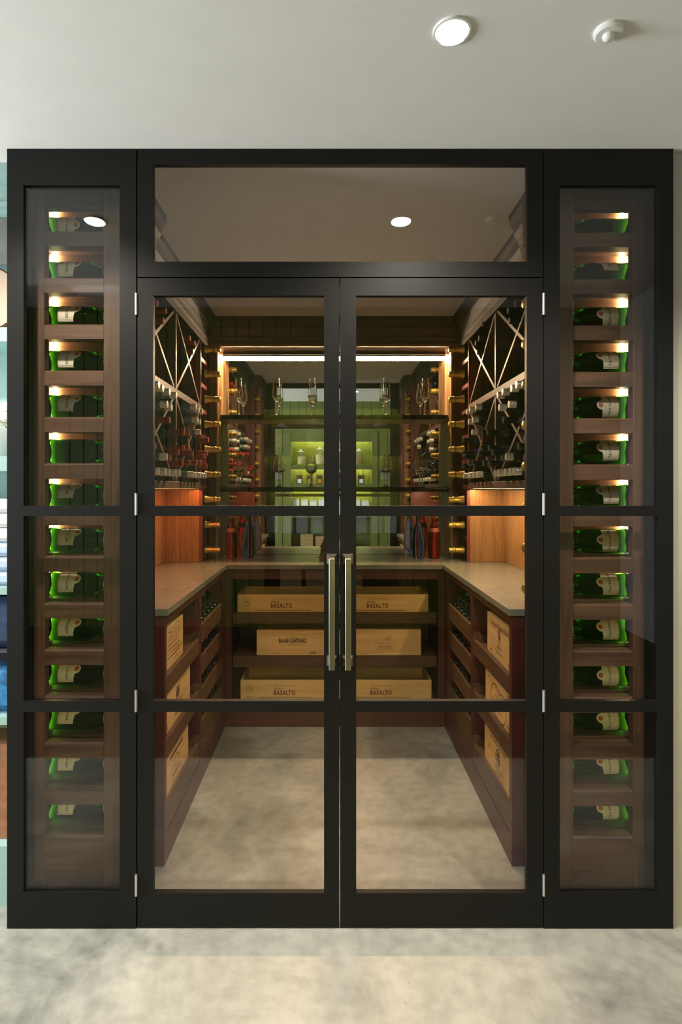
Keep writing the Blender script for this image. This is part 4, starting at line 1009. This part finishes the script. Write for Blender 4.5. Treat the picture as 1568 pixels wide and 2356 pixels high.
M['nutbrown'] = plain('brown_nuts', (0.28, 0.16, 0.06), 0.9, var=0.4, bscale=60)
M['darkbox'] = plain('dark_brown_card', (0.06, 0.03, 0.015), 0.5)
M['orange'] = plain('orange_print', (0.60, 0.25, 0.03), 0.5)
JN = ['first', 'second', 'third', 'fourth', 'fifth', 'sixth', 'seventh', 'eighth', 'ninth', 'tenth']
for k, (xx, mt, hh) in enumerate(((-0.50, 'grain', 0.17), (-0.16, 'grain', 0.21), (0.16, 'nutbrown', 0.18), (0.52, 'nutbrown', 0.18))):
    t = thing('glass_jar', (xx, RY - 0.14, 1.8155), 'lidded jar of %s on the lit shelf in the mirror, %s from left' % ('pale grain' if mt == 'grain' else 'brown nuts', JN[k]), 'jar', 'glass jars')
    bm = bm_new(); lathe(bm, [(0, 0.0), (0.085, 0), (0.09, 0.01), (0.09, hh + 0.02), (0.07, hh + 0.05), (0.068, hh + 0.06), (0.062, hh + 0.06), (0.064, hh + 0.048), (0.084, hh + 0.018), (0.084, 0.012), (0, 0.008)], 24, False)
    bmesh.ops.translate(bm, verts=bm.verts[:], vec=t.location); part('body', bm, 'pane', t, True)
    bm = bm_new(); lathe(bm, [(0, 0.0125), (0.0825, 0.0125), (0.083, hh - 0.03), (0.05, hh - 0.015), (0, hh - 0.01)], 20, False)
    bmesh.ops.translate(bm, verts=bm.verts[:], vec=t.location); part('contents', bm, mt, t, True)
    bm = bm_new(); lathe(bm, [(0, hh + 0.0605), (0.07, hh + 0.0605), (0.072, hh + 0.07), (0.03, hh + 0.085), (0.018, hh + 0.10), (0.02, hh + 0.115), (0, hh + 0.12)], 20, False)
    bmesh.ops.translate(bm, verts=bm.verts[:], vec=t.location); part('lid', bm, 'whiteplastic', t, True)
for k, (xx, hh, mt) in enumerate(((-0.52, 0.15, 'linen'), (-0.34, 0.15, 'gilt'), (-0.17, 0.15, 'orange'), (0.02, 0.24, 'linen'), (0.22, 0.2, 'linen'), (0.40, 0.15, 'seal'), (0.56, 0.15, 'linen'))):
    t = thing('gift_box', (xx, RY - 0.12, 1.4875), 'small dark gift box on the mirrored second shelf, %s from the left' % JN[k], 'box', 'small gift boxes')
    part('carton', boxbm(xx - 0.052, xx + 0.052, RY - 0.17, RY - 0.07, 1.4875, 1.4875 + hh), 'darkbox', t)
    part('front_label', boxbm(xx - 0.033, xx + 0.033, RY - 0.0698, RY - 0.068, 1.50, 1.4875 + hh * 0.55), mt, t)
for k in range(9):
    xx = -0.585 + k * 0.152
    t = thing('white_packet', (xx, RY - 0.12, 0.9505), 'white yellow-topped packet in the row below the gift boxes, %s from left' % JN[k], 'packet', 'white packets')
    part('sleeve', boxbm(xx - 0.058, xx + 0.058, RY - 0.18, RY - 0.06, 0.9505, 1.205 - 0.012 * (k % 3)), 'linen', t)
    part('top_flap', boxbm(xx - 0.056, xx + 0.056, RY - 0.175, RY - 0.065, 1.2055 - 0.012 * (k % 3), 1.235 - 0.012 * (k % 3)), 'grain', t)
for k, (xa, xb, z0, z1) in enumerate(((-0.50, -0.28, 0.3805, 0.495), (-0.50, -0.28, 0.4955, 0.61), (-0.24, 0.0, 0.3805, 0.57), (0.10, 0.34, 0.3805, 0.52))):
    bm = bm_new(); box(bm, xa, xb, RY - 0.20, RY - 0.03, z0, z1, bev=0.004)
    solo('storage_box', bm, 'pinedark', 'plain wooden storage box on the dark bottom shelf in the mirror, %s' % ['lower left', 'upper left', 'middle', 'right'][k], 'box', 'storage boxes')
